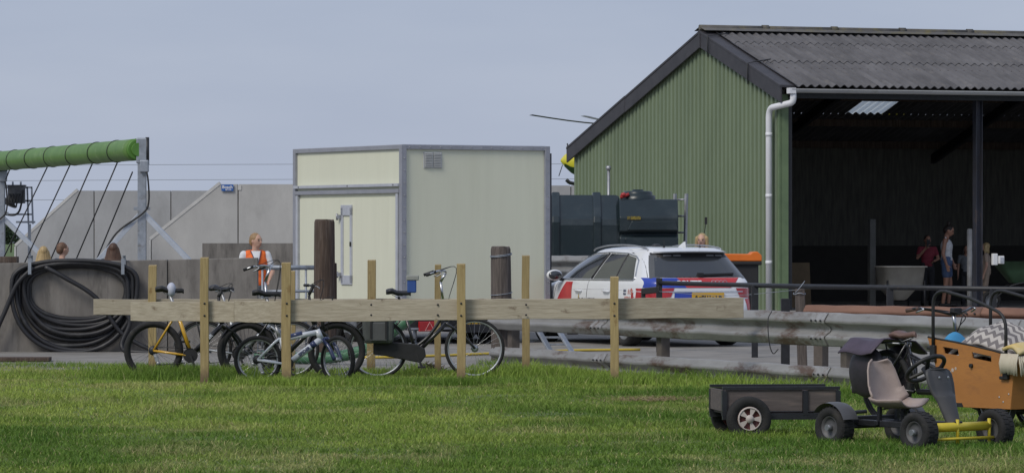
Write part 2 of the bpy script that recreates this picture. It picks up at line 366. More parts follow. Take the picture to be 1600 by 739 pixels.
# ---- far trees on the horizon
M_bark = mat('bark', (.09, .07, .05), (.05, .04, .03), .9, scale=8)
M_leaf = mat('far_leaves', (.055, .085, .035), (.03, .05, .022), .8, scale=1.2)
def far_tree(px, D, h, wd, label):
    X0 = GX(px, D); t = thing('far_tree', label, 'tree', (X0, D, -.05), group='trees on the far horizon')
    m = MB(); m.tube([(0, 0, 0), (.05 * wd, 0, h * .35), (-.03 * wd, 0, h * .8)], [h * .03, h * .022, h * .008], 7)
    for k in range(5):
        a = k * 2.4; m.tube([(0, 0, h * (.3 + .09 * k)), (math.cos(a) * wd * .3, math.sin(a) * wd * .3, h * (.5 + .09 * k))], [h * .012, h * .004], 5)
    m.build('trunk', M_bark, t)
    m = MB()
    for k in range(1500):
        c = random.choice([(0, 0, .62, .36), (.28, .1, .5, .26), (-.27, .1, .52, .27), (.1, -.2, .8, .2), (-.12, .15, .82, .18)])
        d = Vector((random.gauss(0, 1), random.gauss(0, 1), random.gauss(0, 1))).normalized() * random.uniform(.45, 1.08) * c[3]
        p = Vector((c[0] * wd + d.x * wd, c[1] * wd + d.y * wd, (c[2] + d.z * .85) * h)); q = Vector((random.gauss(0, 1), random.gauss(0, 1), random.gauss(0, 1))).normalized(); r2 = q.orthogonal().normalized(); s2 = h * random.uniform(.02, .045)
        m.add([p + q * s2, p + r2 * s2, p - q * s2, p - r2 * s2], [(0, 1, 2, 3)])
    m.build('crown', M_leaf, t)
far_tree(2, 620, 4.6, 3.6, 'broad dark tree on the horizon beside the left post of the roller')
far_tree(17, 640, 4.2, 2.8, 'lower dark tree on the horizon between roller post and sloping silo wall')
far_tree(-30, 630, 5.0, 3.8, 'tall dark tree on the horizon left of the roller post')

# ---- overhead wires far behind
M_wire = mat('overhead_wire', (.16, .17, .19), None, .6)
for (y0, y1, lab) in ((259, 256, 'uppermost thin overhead wire crossing the sky'), (283, 279, 'middle thin overhead wire crossing the sky'), (313, 310, 'lowest thin overhead wire crossing the sky above the far silo wall')):
    pts = []
    for k in range(25):
        t = k / 24; px = -500 + 2600 * t; pts.append(W(px, y0 + (y1 - y0) * t + 6 * (4 * (t - .45) ** 2 - .2), 330))
    m = MB(); m.tube(pts, .016, 5); tag(m.build('overhead_wire', M_wire), lab, 'wire')

# ---- precast silo walls
M_conc = mat('silo_concrete', (.40, .405, .41), (.32, .325, .33), .9, scale=1.4, detail=9, stretch=(1, 1, .5), bump=.2, bscale=30, stain=(.25, .25, .25), sscale=1.1, slo=.55, shi=.85)
M_conc2 = mat('near_silo_concrete', (.47, .465, .45), (.385, .38, .37), .9, scale=1.4, detail=9, stretch=(1, 1, .5), bump=.2, bscale=30, stain=(.31, .305, .295), sscale=1.3, slo=.54, shi=.82)
M_conc_edge = mat('silo_concrete_edge', (.56, .555, .54), (.46, .455, .44), .9, scale=3)
M_conc_dark = mat('old_dark_concrete', (.245, .23, .212), (.14, .13, .12), .92, scale=1.6, stretch=(2.2, 1, .55), detail=10, bump=.35, bscale=20, stain=(.075, .07, .066), sscale=2.0, slo=.5, shi=.72)
def silo_wall(label, D, px0, py0, px1, py1, px_end, joints, th=.22, cat='silo wall'):
    x0, x1, xe = GX(px0, D), GX(px1, D), GX(px_end, D); z0, z1 = GZ(py0, D), GZ(py1, D); g = gz(D) - .05
    t = thing('silo_wall', label, cat, (x0, D, g))
    js = [x0] + [GX(j, D) for j in joints] + [xe]
    for a, b in zip(js[:-1], js[1:]):
        a2, b2 = a + .012, b - .012
        top = lambda x: z0 + (z1 - z0) * min(1, max(0, (x - x0) / (x1 - x0)))
        poly = [(a2 - x0, 0), (b2 - x0, 0), (b2 - x0, top(b2) - g)]
        if a2 < x1 < b2: poly.append((x1 - x0, z1 - g))
        poly.append((a2 - x0, top(a2) - g))
        m = MB(); m.prism(poly, 0, th); o = m.build('panel', M_conc, t)
        m = MB(); m.box(((b - x0), .05, (top(b) - g) / 2 - .01), (.022, .06, top(b) - g - .03)); 
        if b < xe - .1: m.build('joint', M_conc_dark, t)
    if z1 - z0 > .05:      # pale sloping coping
        m = MB(); dx, dz = x1 - x0, z1 - z0; l = math.hypot(dx, dz); nx, nz_ = -dz / l * .06, dx / l * .06
        m.prism([(0, z0 - g), (dx, z1 - g), (dx + nx, z1 - g + nz_), (nx, z0 - g + nz_)], -.01, th + .01); m.build('coping', M_conc_edge, t)
        m = MB(); m.box((-.02, th / 2, (z0 - g) / 2), (.035, th + .02, z0 - g)); m.build('coping', M_conc_edge, t)
    return t
silo_wall('long pale concrete silo wall with sloping end behind the green roller', 95, 25, 385, 122, 298, 520, (147, 267, 387))
wb_ = silo_wall('nearer pale concrete silo wall with a blue sign on its upper edge', 82, 236, 375, 345, 288, 560, (372, 480))
silo_wall('pale concrete wall between the white box trailer and the barn', 99, 805, 290, 806, 290, 990, (892,))
silo_wall('low dark concrete block wall behind the man in the orange vest', 70, 315, 380, 316, 380, 520, (), .5)
for o in bpy.data.objects:
    if o.get('label', '').startswith('nearer pale'):
        for ch in o.children:
            if ch.name.startswith('panel'): ch.data.materials[0] = M_conc2
    if o.get('label', '').startswith('low dark'):
        for ch in o.children: ch.data.materials[0] = M_conc_dark
# blue sign
M_blue = mat('sign_blue', (.02, .12, .42), (.018, .10, .36), .4)
def text_mesh(body, size, bold=0.0, align='CENTER'):
    cu = bpy.data.curves.new('t', 'FONT'); cu.body = body; cu.size = size; cu.align_x = align; cu.align_y = 'CENTER'; cu.offset = bold; cu.resolution_u = 3
    o = bpy.data.objects.new('t', cu); C.objects.link(o); dg = bpy.context.evaluated_depsgraph_get(); dg.update()
    me = o.evaluated_get(dg).to_mesh(); vs = [tuple(v.co) for v in me.vertices]; fs = [tuple(p.vertices) for p in me.polygons]
    o.evaluated_get(dg).to_mesh_clear(); bpy.data.objects.remove(o); bpy.data.curves.remove(cu)
    return vs, fs
p = W(355.5, 293.5, 82)
sg = thing('wall_sign', 'small blue sign with white lettering on the silo wall', 'sign', (p.x, p.y - .035, p.z))
m = MB(); m.box((0, 0, 0), (.235, .02, .125)); m.build('board', M_blue, sg)
vs, fs = text_mesh('Bosch', .085, .002); m = MB(); m.add([(v[0], -.013, v[1] + .012) for v in vs], fs); m.build('lettering', M_white, sg)
vs, fs = text_mesh('BETON', .035, .001); m = MB(); m.add([(v[0] + .02, -.013, v[1] - .04) for v in vs], fs); m.build('lettering', M_white, sg)
p = W(380, 293.5, 82); m = MB(); m.box((0, 0, 0), (.07, .012, .09)); o = m.build('paper_notice', M_conc_edge); o.location = (p.x - .07, p.y - .008, p.z); tag(o, 'small pale plate beside the blue sign on the silo wall', 'plate')

# ---- dark front wall that carries the hose
D = 58.4; x0, x1 = GX(-120, D), GX(403, D); g = gz(D) - .04
wl = thing('concrete_wall', 'dark stained concrete wall with a black hose coiled on it', 'wall', (x0, D, g))
zt = lambda x: 1.345 + .075 * (x - GX(0, D)) / (x1 - GX(0, D)) - g
js = [x0, GX(262, D), x1]
for a, b in zip(js[:-1], js[1:]):
    m = MB(); m.prism([(a - x0 + .006, 0), (b - x0 - .006, 0), (b - x0 - .006, zt(b)), (a - x0 + .006, zt(a))], 0, .25); m.build('panel', M_conc_dark, wl, .012)
m = MB(); m.box((GX(8, D) - x0, .16, zt(GX(8, D)) + .045), (.32, .28, .09)); m.box((GX(-40, D) - x0, .16, zt(GX(-40, D)) + .045), (.5, .28, .09)); m.build('cap_block', M_oldpole, wl, .01)

# hose coil on two steel hooks
def wp(px, py): return W(px, py, D - .07)
for px in (49, 194):
    o = thing('hose_hook', 'grey steel strap hook holding the %s end of the hose coil' % ('plain' if px < 100 else 'cut-off plank'), 'hook', tuple(W(px, 405, D - .01)))
    o['label'] = 'grey steel hook on the wall %s' % ('at the hose end hanging free' if px < 100 else 'near the plank end of the fence')
    m = MB(); m.box((0, -.005, -.08), (.045, .008, .26)); m.box((0, -.10, -.21), (.045, .2, .008)); m.box((0, -.21, -.10), (.045, .008, .22)); m.box((0, -.10, .05), (.045, .22, .008)); m.build('strap', M_galv, o)
hc = thing('hose_coil', 'coiled thick black rubber hose hanging on the concrete wall', 'hose', tuple(W(120, 552, D - .1)))
ho = hc.location.copy()
loops = [(46, 197, 498, 413), (42, 199, 508, 410), (39, 202, 515, 414), (37, 200, 523, 411), (33, 205, 531, 409), (29, 203, 540, 412), (24, 208, 547, 408), (19, 214, 550, 407), (44, 196, 503, 416)]
for k, (xl, xr, yb_, yt) in enumerate(loops):
    cx = (xl + xr) / 2; hw = (xr - xl) / 2; dd = .04 + .026 * (k % 4) + .004 * k; yc = yt + 42 + 3 * math.sin(k * 1.7); pts = []
    for i in range(56):
        a_ = 2 * PI_ * i / 56; ca, sa = math.cos(a_), math.sin(a_); sk = 7 * math.sin(k * 2.3)
        x = cx + hw * math.copysign(abs(ca) ** .86, ca) + sk * max(0, -sa); y = yc - (yc - yt) * abs(sa) ** .62 if sa > 0 else yc + (yb_ - yc) * abs(sa) ** .92
        pts.append(W(x + 1.2 * math.sin(3 * a_ + k), y, D - dd - .012 * math.sin(2 * a_ + k)) - ho)
    m = MB(); m.tube(pts, .032, 10, closed=True); m.build('hose_loop', M_hose, hc)
m = MB(); m.tube(smooth_path([W(70, 417, D - .17) - ho, W(100, 433, D - .19) - ho, W(150, 465, D - .18) - ho, W(190, 520, D - .17) - ho, W(240, 549, D - .2) - ho], 6), .032, 10); m.build('hose_end', M_hose, hc)
m = MB(); m.tube(smooth_path([W(52, 418, D - .18) - ho, W(26, 445, D - .19) - ho, W(4, 495, D - .18) - ho, W(-25, 548, D - .2) - ho, W(-80, 551, D - .3) - ho], 6), .032, 10); m.build('hose_end', M_hose, hc)
m = MB(); m.tube(smooth_path([W(175, 470, D - .2) - ho, W(203, 500, D - .22) - ho, W(190, 540, D - .25) - ho, W(215, 550, D - .4) - ho, W(330, 552, D - .5) - ho], 6), .033, 10); m.build('hose_end', M_hose, hc)

# ---- tarp roller of the silo
M_green = mat('green_tarp', (.125, .245, .055), (.09, .19, .04), .5, scale=1.5, stretch=(.6, 2, 2), stain=(.19, .30, .11), sscale=2.5)
A, B = W(214, 234, 75), W(-120, 262, 92)
ro = thing('tarp_roller', 'long green tarpaulin rolled on a drum carried by grey posts', 'tarp roller', (A.x, A.y, gz(75)))
O = ro.location.copy(); ax = (B - A)
m = MB(); N2 = 60; pts = []; rr = []
for k in range(N2 + 1):
    t = k / N2; pts.append(A - O + ax * t); rr.append(.196 + .0015 * math.sin(k * 1.9))
m.tube(pts, rr, 28); roll = m.build('roll', M_green, ro)
for px in (188, 157, 121, 84, 50, 17, -12, -40):
    t = (214 - px) / 334 * .86 + .01
    c = A - O + ax * t; d = ax.normalized(); a = d.orthogonal().normalized(); b = d.cross(a)
    m = MB(); m.tube([c + (a * math.cos(q) + b * math.sin(q)) * .199 + d * (.03 * math.sin(q)) for q in [2 * math.pi * i / 32 for i in range(32)]], .011, 6, closed=True); m.build('strap_band', M_darksteel, roll)
c = A - O; d = -ax.normalized()
m = MB(); m.tube([c, c + d * .03], [.2, .17], 28); m.tube([c + d * .03, c + d * .10], .12, 20); m.build('end_disc', mat('green_dark', (.10, .25, .04), None, .5), ro)
def post(P, tag_, hz):
    q = Vector((P.x, P.y, gz(P.y))) - O; top = Vector((q.x, q.y, P.z - O.z))
    m = MB(); m.beam(q, top + Vector((0, 0, -.1)), .15, .15, (0, 1, 0)); m.build('post', M_galv, ro, .006)
    m = MB(); m.box((top.x, top.y, top.z - .02), (.2, .18, .46)); m.box((top.x + .05, top.y - .1, top.z - .30), (.16, .1, .22)); m.build('gearbox', M_galv, ro, .02)
    m = MB(); m.tube([top + Vector((.10, -.06, -.28)), top + Vector((.10, -.06, .22))], .035, 10); m.build('motor', M_darksteel, ro)
    for s, l in ((-1, .9), (1, .98)):
        m = MB(); m.beam(top + Vector((0, 0, -1.12)), Vector((q.x + s * l, q.y - .1, q.z + .95 - .02)), .11, .09); m.beam(Vector((q.x + s * l, q.y - .1, q.z + .95)), Vector((q.x + s * l * 1.62, q.y - .16, q.z)), .09, .07); m.build('brace', M_galvlt, ro, .004)
    m = MB(); m.box((q.x, q.y - .02, top.z - 1.06), (.3, .03, .06)); m.build('brace_plate', M_galv, ro, .003)
    m = MB(); m.box((q.x, q.y, q.z + .02), (.4, .4, .03)); m.build('foot_plate', M_galv, ro, .003)
    m = MB(); m.tube(smooth_path([top + Vector((.07, -.12, -.3)), top + Vector((.12, -.14, -.55)), top + Vector((.13, -.13, -.95)), top + Vector((.02, -.12, -1.15)), top + Vector((-.45, -.1, -1.5)), top + Vector((-.75, -.1, -2.0))], 6), .017, 6); m.build('cable', M_black, ro)
post(W(222, 234, 75), 'near', 3); post(W(2, 253, 85.5), 'far', 3)
for (a, b) in (((222, 215), (28, 605)), ((327, 205), (117, 645)), ((427, 205), (250, 600)), ((548, 187), (355, 628)), ((612, 245), (480, 555)), ((48, 225), (10, 310))):
    p0 = (a[0] / 2.956, 190 + a[1] / 2.956); p1 = (b[0] / 2.956, 190 + b[1] / 2.956); Dk = 75 + 10.5 * (213 - p0[0]) / 213
    q0 = W(p0[0], p0[1] - 4, Dk) - O; q1 = W(p1[0], p1[1], Dk + 1.2) - O; e = q1 + (q1 - q0) * ((gz(Dk) - O.z - q1.z) / (q1.z - q0.z))
    m = MB(); m.tube([q0, q1, e], .013, 6); m.build('pull_strap', M_black, ro)
# control box on a bracket
cbx = thing('control_cabinet', 'grey hydraulic control box with black hoses on a galvanised frame', 'control box', (GX(30, 86), 86.2, gz(86)))
O2 = cbx.location.copy()
def q_(px, py, dd=0): return W(px, py, 86.2 + dd) - O2
m = MB()
for px in (42.5, 49.5): m.beam(q_(px, 292), q_(px + 2, 350), .035, .035)
for py in (293, 314, 335): m.beam(q_(4, py), q_(50, py), .035, .035)
m.beam(q_(25, 347), q_(55, 347), .05, .04); m.beam(q_(46, 350), q_(46, 420), .06, .06); m.beam(q_(46, 420), Vector((q_(46, 420).x, 0, 0)), .06, .06); m.build('frame', M_galv, cbx)
m = MB(); c0, c1 = q_(14, 318), q_(40, 291); m.box(((c0.x + c1.x) / 2, -.12, (c0.z + c1.z) / 2), (c1.x - c0.x, .2, c1.z - c0.z)); m.box(((c0.x + c1.x) / 2, -.12, c1.z + .01), (c1.x - c0.x + .04, .24, .03)); m.build('box', mat('cabinet_grey', (.13, .135, .14), (.07, .07, .075), .6, scale=10), cbx, .01)
for k in range(4):
    m = MB(); m.tube(smooth_path([q_(16 + 5 * k, 303, -.25), q_(14 + 4 * k, 316 + k, -.3), q_(20 + k, 318 + 2 * k, -.3), q_(5, 308 + 3 * k, -.25)], 5), .018, 6); m.build('hydraulic_hose', M_black, cbx)
m = MB(); m.tube(smooth_path([q_(37, 297, -.25), q_(34, 315, -.28), q_(30, 330, -.28), q_(22, 336, -.25), q_(8, 335, -.2)], 6), .022, 6); m.build('hydraulic_hose', M_black, cbx)
for px in (20, 32.5):
    m = MB(); m.tube([q_(px, 291, -.12), q_(px, 284, -.12)], .02, 8); m.build('breather', M_galv, cbx)

# ---- white box trailer
cor = Vector((GX(628, 62), 62, 0)); g = gz(62)
bt = thing('box_trailer', 'cream white insulated box trailer with grey edge trims and side door', 'trailer', (cor.x, cor.y, g), R(29.4))
LX, LY, ZB, ZT = 2.53, 3.62, .52 - g, GZ(226, 62) - g
M_cream = mat('cream_panel', (.69, .70, .56), (.655, .665, .53), .45, scale=1.2, stretch=(4, 4, .35), stain=(.625, .63, .495), sscale=1.1, slo=.5, shi=.9, bump=.05, bscale=60)
M_trim = mat('grey_aluminium_trim', (.35, .36, .40), (.29, .30, .34), .5, .3, scale=6)
M_trimlt = mat('pale_trim', (.55, .57, .62), (.46, .48, .53), .45, .3, scale=6)
m = MB(); m.box((LX / 2, LY / 2, (ZB + ZT) / 2), (LX - .06, LY - .06, ZT - ZB - .04)); m.build('body', M_cream, bt)
def trim(c, d, name='edge_trim', mt=None):
    m = MB(); m.box(c, d); return m.build(name, mt or M_trim, bt, .004)
for (x, y) in ((0, 0), (LX, 0), (0, LY), (LX, LY)): trim((x + (.03 if x == 0 else -.03), y + (.03 if y == 0 else -.03), (ZB + ZT) / 2), (.085, .085, ZT - ZB))
for z in (ZT - .035, ZB + .04):
    trim((LX / 2, .02, z), (LX - .1, .055, .065)); trim((LX / 2, LY - .02, z), (LX - .1, .055, .065)); trim((.02, LY / 2, z), (.055, LY - .1, .065)); trim((LX - .02, LY / 2, z), (.055, LY - .1, .065))
m = MB(); m.box((LX / 2, LY / 2, ZT - .01), (LX - .08, LY - .08, .03)); m.build('roof', M_trimlt, bt)
trim((LX + .05, .16, (ZB + ZT) / 2 - .03), (.05, .22, ZT - ZB - .15), 'rear_door_edge', mat('seal_dark', (.06, .06, .07), None, .7))
zs = GZ(291, 62) - g
trim((-.015, LY / 2, zs + .02), (.06, LY - .12, .045), 'drip_strip', M_trimlt); trim((0, LY / 2, zs - .07), (.05, LY - .14, .06), 'door_header')
trim((.005, .14, (zs + ZB) / 2 - .05), (.05, .07, zs - ZB - .12), 'door_frame', M_trimlt); trim((.005, LY - .13, (zs + ZB) / 2 - .05), (.05, .07, zs - ZB - .12), 'door_frame', M_trimlt)
m = MB(); m.box((.022, LY / 2, (zs + ZB) / 2 - .05), (.03, LY - .40, zs - ZB - .22)); door = m.build('side_door', M_cream, bt, .004)
# lock frame on the door
ya, yb2, za, zb = 1.62, 1.98, GZ(443, 63) - g, GZ(324, 63) - g
for c, d in (((0, (ya + yb2) / 2, zb - .04), (.03, yb2 - ya, .16)), ((0, (ya + yb2) / 2, za + .05), (.03, yb2 - ya, .14)), ((0, ya + .03, (za + zb) / 2), (.03, .06, zb - za)), ((0, yb2 - .03, (za + zb) / 2), (.03, .07, zb - za))):
    m = MB(); m.box(c, d); o = m.build('lock_frame', M_trimlt, bt, .003)
m = MB(); m.box((-.005, ya + .02, (za + zb) / 2 + .02), (.05, .035, .07)); m.build('lock', M_black, bt)
for z in (zb - .14, za + .13):
    m = MB(); m.box((-.02, yb2 + .02, z), (.06, .09, .06)); m.tube([(-.04, yb2 + .07, z - .05), (-.04, yb2 + .07, z + .05)], .018, 8); m.build('hinge', M_alu, bt)
for y in (.2, 1.7, LY - .25):
    m = MB(); m.tube([(-.05, y, zs + .02), (-.04, y, zs + .02)], .012, 8); m.build('rivet', M_darksteel, bt)
rv = MB().lathe([(.011, 0), (.009, .005), (.001, .007)], 8).mesh('rivet', M_alu)
for k in range(14):
    for (x, y, rx, rz_) in ((.13 + .175 * k, -.0095, 90, 0), (None, None, 0, 0)):
        if x is None: continue
        o = bpy.data.objects.new('rivet', rv); C.objects.link(o); o.parent = bt; o.location = (x, y, ZT - .035); o.rotation_euler = (R(90), 0, 0)
for k in range(13):
    for x in (.03, LX - .03):
        o = bpy.data.objects.new('rivet', rv); C.objects.link(o); o.parent = bt; o.location = (x, -.022, ZB + .15 + .185 * k); o.rotation_euler = (R(90), 0, 0)
vx0, vx1, vz0, vz1 = .375, .69, GZ(262.5, 62) - g, GZ(237, 62) - g
M_vent = mat('vent_plastic', (.50, .51, .50), (.44, .45, .45), .5)
m = MB(); m.box(((vx0 + vx1) / 2, .026, (vz0 + vz1) / 2), (vx1 - vx0, .02, vz1 - vz0)); vent = m.build('vent', M_vent, bt, .004)
nsl = 9
for k in range(nsl):
    for c0_, c1_ in ((vx0 + .02, (vx0 + vx1) / 2 - .012), ((vx0 + vx1) / 2 + .012, vx1 - .02)):
        m = MB(); z = vz0 + .028 + (vz1 - vz0 - .05) * k / (nsl - 1)
        m.add([(c0_, .015, z + .010), (c1_, .015, z + .010), (c1_, -.003, z - .006), (c0_, -.003, z - .006), (c0_, .015, z - .006), (c1_, .015, z - .006)], [(0, 1, 2, 3), (3, 2, 5, 4)]); m.build('louvre', M_vent, vent)
# chassis, rear bumper with lamps and plate, wheels
m = MB(); m.box((LX / 2, LY / 2, ZB - .06), (LX - .2, LY - .1, .12)); m.box((LX / 2, LY / 2, ZB - .17), (.8, LY + .9, .12)); m.build('chassis', M_darksteel, bt)
m = MB(); m.box((LX / 2, -.02, ZB - .10), (LX - .1, .06, .18)); bm = m.build('rear_bumper', M_black, bt, .006)
m = MB(); m.box((LX / 2, -.05, .215 + .02), (LX - .12, .04, .03)); m.build('bumper_bar', M_alu, bt)
M_red = mat('lamp_red', (.42, .015, .02), (.36, .012, .016), .25, coat=.5); M_plate = mat('plate_yellow', (.72, .42, .03), (.66, .38, .03), .45); M_ink = mat('plate_black', (.01, .01, .01), None, .6)
def lx_(px): return (px - 628) / 230 * LX
zl = GZ(510, 62) - g
for px in (666, 832):
    m = MB(); m.box((lx_(px), -.07, zl), (.34, .05, .15)); lp = m.build('tail_lamp', M_red, bt, .008)
    a = .055; tri = [Vector((lx_(px) - .075, -.098, zl - .06)), Vector((lx_(px) + .075, -.098, zl - .06)), Vector((lx_(px), -.098, zl + .062))]
    m = MB(); m.tube(tri, .006, 5, closed=True); m.build('reflector_triangle', mat('reflector_pale', (.75, .4, .38), None, .3), lp)
m = MB(); m.box((lx_(750), -.062, zl + .005), (.52, .012, .115)); pl = m.build('number_plate', M_plate, bt)
vs, fs = text_mesh('41-WP-PV', .115, .003); m = MB(); m.add([(v[0] * .95 + lx_(750), -.070, v[1] + zl + .005) for v in vs], fs); m.build('lettering', M_ink, pl)
def wheel_obj(name, parent, c, axis_rot, Ro, wd, rim_m, tyre_m=None, rimr=.62, spokes=5, tread=True, n=36, dish=.0):
    """tyre with rim and hub; axle along local y of the parent before axis_rot (Euler)"""
    e = empty(name, c, 0, parent); e.rotation_euler = axis_rot
    prof = [(Ro * rimr, -wd * .42), (Ro * .8, -wd * .5), (Ro * .94, -wd * .46), (Ro, -wd * .3), (Ro, wd * .3), (Ro * .94, wd * .46), (Ro * .8, wd * .5), (Ro * rimr, wd * .42), (Ro * rimr * .97, 0)]
    m = MB(); m.lathe(prof, n, RX(90), closed=True)
    if tread:
        nb = 26
        for k in range(nb):
            for s in (-1, 1):
                M_ = RY(360 * (k + (.5 if s > 0 else 0)) / nb) @ T(0, s * wd * .2, Ro); m.box((0, 0, 0), (Ro * .11, wd * .33, Ro * .045), M_)
    m.build('tyre', tyre_m or M_rubber, e)
    m = MB(); r_ = Ro * rimr
    m.lathe([(r_, -wd * .40), (r_ * .93, -wd * .42), (r_ * .88, -wd * .25), (r_ * .35, -wd * (.28 + dish)), (.001, -wd * (.30 + dish))], n, RX(-90)); m.lathe([(r_, -wd * .40), (r_ * .93, -wd * .42), (r_ * .88, -wd * .25), (r_ * .35, -wd * .28), (.001, -wd * .3)], n, RX(90))
    m.build('rim', rim_m, e); return e
M_rimgrey = mat('rim_grey', (.3, .31, .33), (.2, .21, .22), .4, .6, scale=8)
for (x, y) in ((.12, 1.75), (LX - .12, 1.75), (.12, 2.4), (LX - .12, 2.4)): wheel_obj('wheel', bt, (x, y, .29), (0, 0, R(90)), .29, .17, M_rimgrey, tread=False)
for x in (.12, LX - .12): m = MB(); m.box((x, 2.07, .61), (.24, 1.35, .03)); m.build('mudguard', M_black, bt)
m = MB(); m.beam((LX / 2, LY, .33), (LX / 2, LY + 1.4, .38), .1, .1); m.tube([(LX / 2, LY + 1.1, .38), (LX / 2, LY + 1.1, 0)], .03, 8); m.build('drawbar', M_galv, bt)
for x in (.3, LX - .3):
    m = MB(); m.tube([(x, .15, ZB - .1), (x, .15, 0)], .03, 8); m.box((x, .15, .01), (.14, .14, .02)); m.build('support_leg', M_galv, bt)

# ================================================================== BARN
D0 = 81.25; BA = R(20.3); bz = .30
bx0 = GX(1219, D0)
barn = thing('barn', 'green ribbed open fronted barn with grey corrugated roof', 'barn', (bx0, D0, bz), BA)
LEN, DEP, TR = 14.0, 11.05, 3.72                      # along the ridge, front to back, ridge distance from the front
ZR, ZF, ZBk = 5.86 - bz, 4.62 - bz, 3.66 - bz       # ridge, front eave (at t=-.3), back eave (at t=DEP+.15)
sf = (ZR - ZF) / (TR + .30); sb = (ZR - ZBk) / (DEP + .15 - TR)
def roofz(t): return ZR - sf * (TR - t) if t < TR else ZR - sb * (t - TR)
M_gable = mat('green_cladding', (.175, .225, .138), (.145, .19, .115), .5, scale=1.0, stretch=(1, 1, .3), stain=(.20, .25, .15), sscale=1.1, slo=.55, shi=.85)
M_greentrim = mat('green_trim', (.15, .215, .11), (.11, .165, .085), .5, scale=3)
M_barge = mat('dark_barge_board', (.052, .05, .058), (.036, .035, .042), .6, scale=4)
M_roof = mat('fibre_cement_roof', (.138, .135, .142), (.082, .08, .085), .85, scale=2.4, detail=10, stretch=(1, .45, 1), bump=.3, bscale=25, stain=(.18, .17, .165), sscale=3, slo=.55, shi=.8)
M_ridge = mat('ridge_cap', (.13, .125, .12), (.08, .078, .075), .9, scale=4, stain=(.17, .15, .07), sscale=3.0, slo=.52, shi=.72, bump=.3)
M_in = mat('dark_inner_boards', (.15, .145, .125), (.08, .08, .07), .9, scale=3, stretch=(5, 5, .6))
vary(M_gable, .05); vary(M_roof, .10); vary(M_ridge, .12)
# gable cladding: 1 m sheets of trapezoid ribs, each sheet a part
PITCH = .205; nrib = 5
def gable_sheet(t0, t1, s_pos=0.0):
    prof = []; t = t0
    while t < t1 - 1e-4:
        for f_, h_ in ((0, 0), (.20, 0), (.27, -.042), (.73, -.042), (.80, 0)):
            q = t + f_ * PITCH
            if q <= t1 + 1e-6: prof.append((q, h_))
        t += PITCH
    prof.append((t1, 0)); tops = []
    vs = []; fs = []
    extra = []
    for a, b in zip(prof[:-1], prof[1:]):
        extra.append(a)
        if a[0] < TR < b[0]: extra.append((TR, a[1] + (b[1] - a[1]) * (TR - a[0]) / (b[0] - a[0])))
    extra.append(prof[-1]); prof = extra
    for q, h_ in prof: vs += [(s_pos + h_, q, -.05), (s_pos + h_, q, roofz(q) - .07)]
    for i in range(len(prof) - 1): fs.append((2 * i, 2 * i + 1, 2 * i + 3, 2 * i + 2))
    m = MB(); m.add(vs, fs); return m
t = .02
while t < DEP - .02:
    t1 = min(t + nrib * PITCH, DEP); o = gable_sheet(t, t1 - .004).build('wall_sheet', M_gable, barn); t += nrib * PITCH
# inner lining of the gable, back wall and far gable
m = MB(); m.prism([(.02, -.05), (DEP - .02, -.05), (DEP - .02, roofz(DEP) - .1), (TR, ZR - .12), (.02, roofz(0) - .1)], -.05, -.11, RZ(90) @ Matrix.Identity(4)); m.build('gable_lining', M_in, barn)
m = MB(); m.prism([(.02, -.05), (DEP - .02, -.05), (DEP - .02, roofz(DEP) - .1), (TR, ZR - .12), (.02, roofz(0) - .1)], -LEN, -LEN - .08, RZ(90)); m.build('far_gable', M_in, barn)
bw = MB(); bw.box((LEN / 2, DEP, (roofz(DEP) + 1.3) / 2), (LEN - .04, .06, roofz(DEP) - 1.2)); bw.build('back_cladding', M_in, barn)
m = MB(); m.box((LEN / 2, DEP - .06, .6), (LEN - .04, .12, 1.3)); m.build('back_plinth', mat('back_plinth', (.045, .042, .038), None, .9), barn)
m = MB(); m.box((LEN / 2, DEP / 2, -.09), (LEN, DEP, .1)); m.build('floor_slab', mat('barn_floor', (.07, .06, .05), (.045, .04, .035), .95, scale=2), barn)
# green corner flashing
m = MB(); m.box((-.02, -.02, (ZF + .1) / 2 - .05), (.06, .06, ZF)); m.box((.07, -.035, (ZF) / 2 - .08), (.17, .03, ZF - .05)); m.build('corner_flashing', M_greentrim, barn)
m = MB(); m.box((.20, .05, (ZF) / 2 - .1), (.10, .12, ZF - .1)); m.build('corner_post', M_darksteel, barn)
# barge boards (two lengths on each slope, upper face + fascia)
def barge(t0, t1, e=0):
    m = MB(); za, zb2 = roofz(t0) + .02 + e, roofz(t1) + .02 + e; hh_ = .29
    m.prism([(t0, za), (t1, zb2), (t1, zb2 - hh_), (t0, za - hh_)], .10 + e, .14 + e, RZ(90)); m.prism([(t0, za), (t1, zb2), (t1, zb2 + .055), (t0, za + .055)], -.22, .15 + e, RZ(90))
    return m.build('barge_board', M_barge, barn, .01)
barge(-.34, 1.2, .006); barge(1.2, TR - .02); barge(TR + .02, 7.8); barge(7.8, DEP + .2, .006)
m = MB(); m.box((-.13, TR, ZR - .10), (.06, .10, .36)); m.build('barge_joint', M_barge, barn, .008)
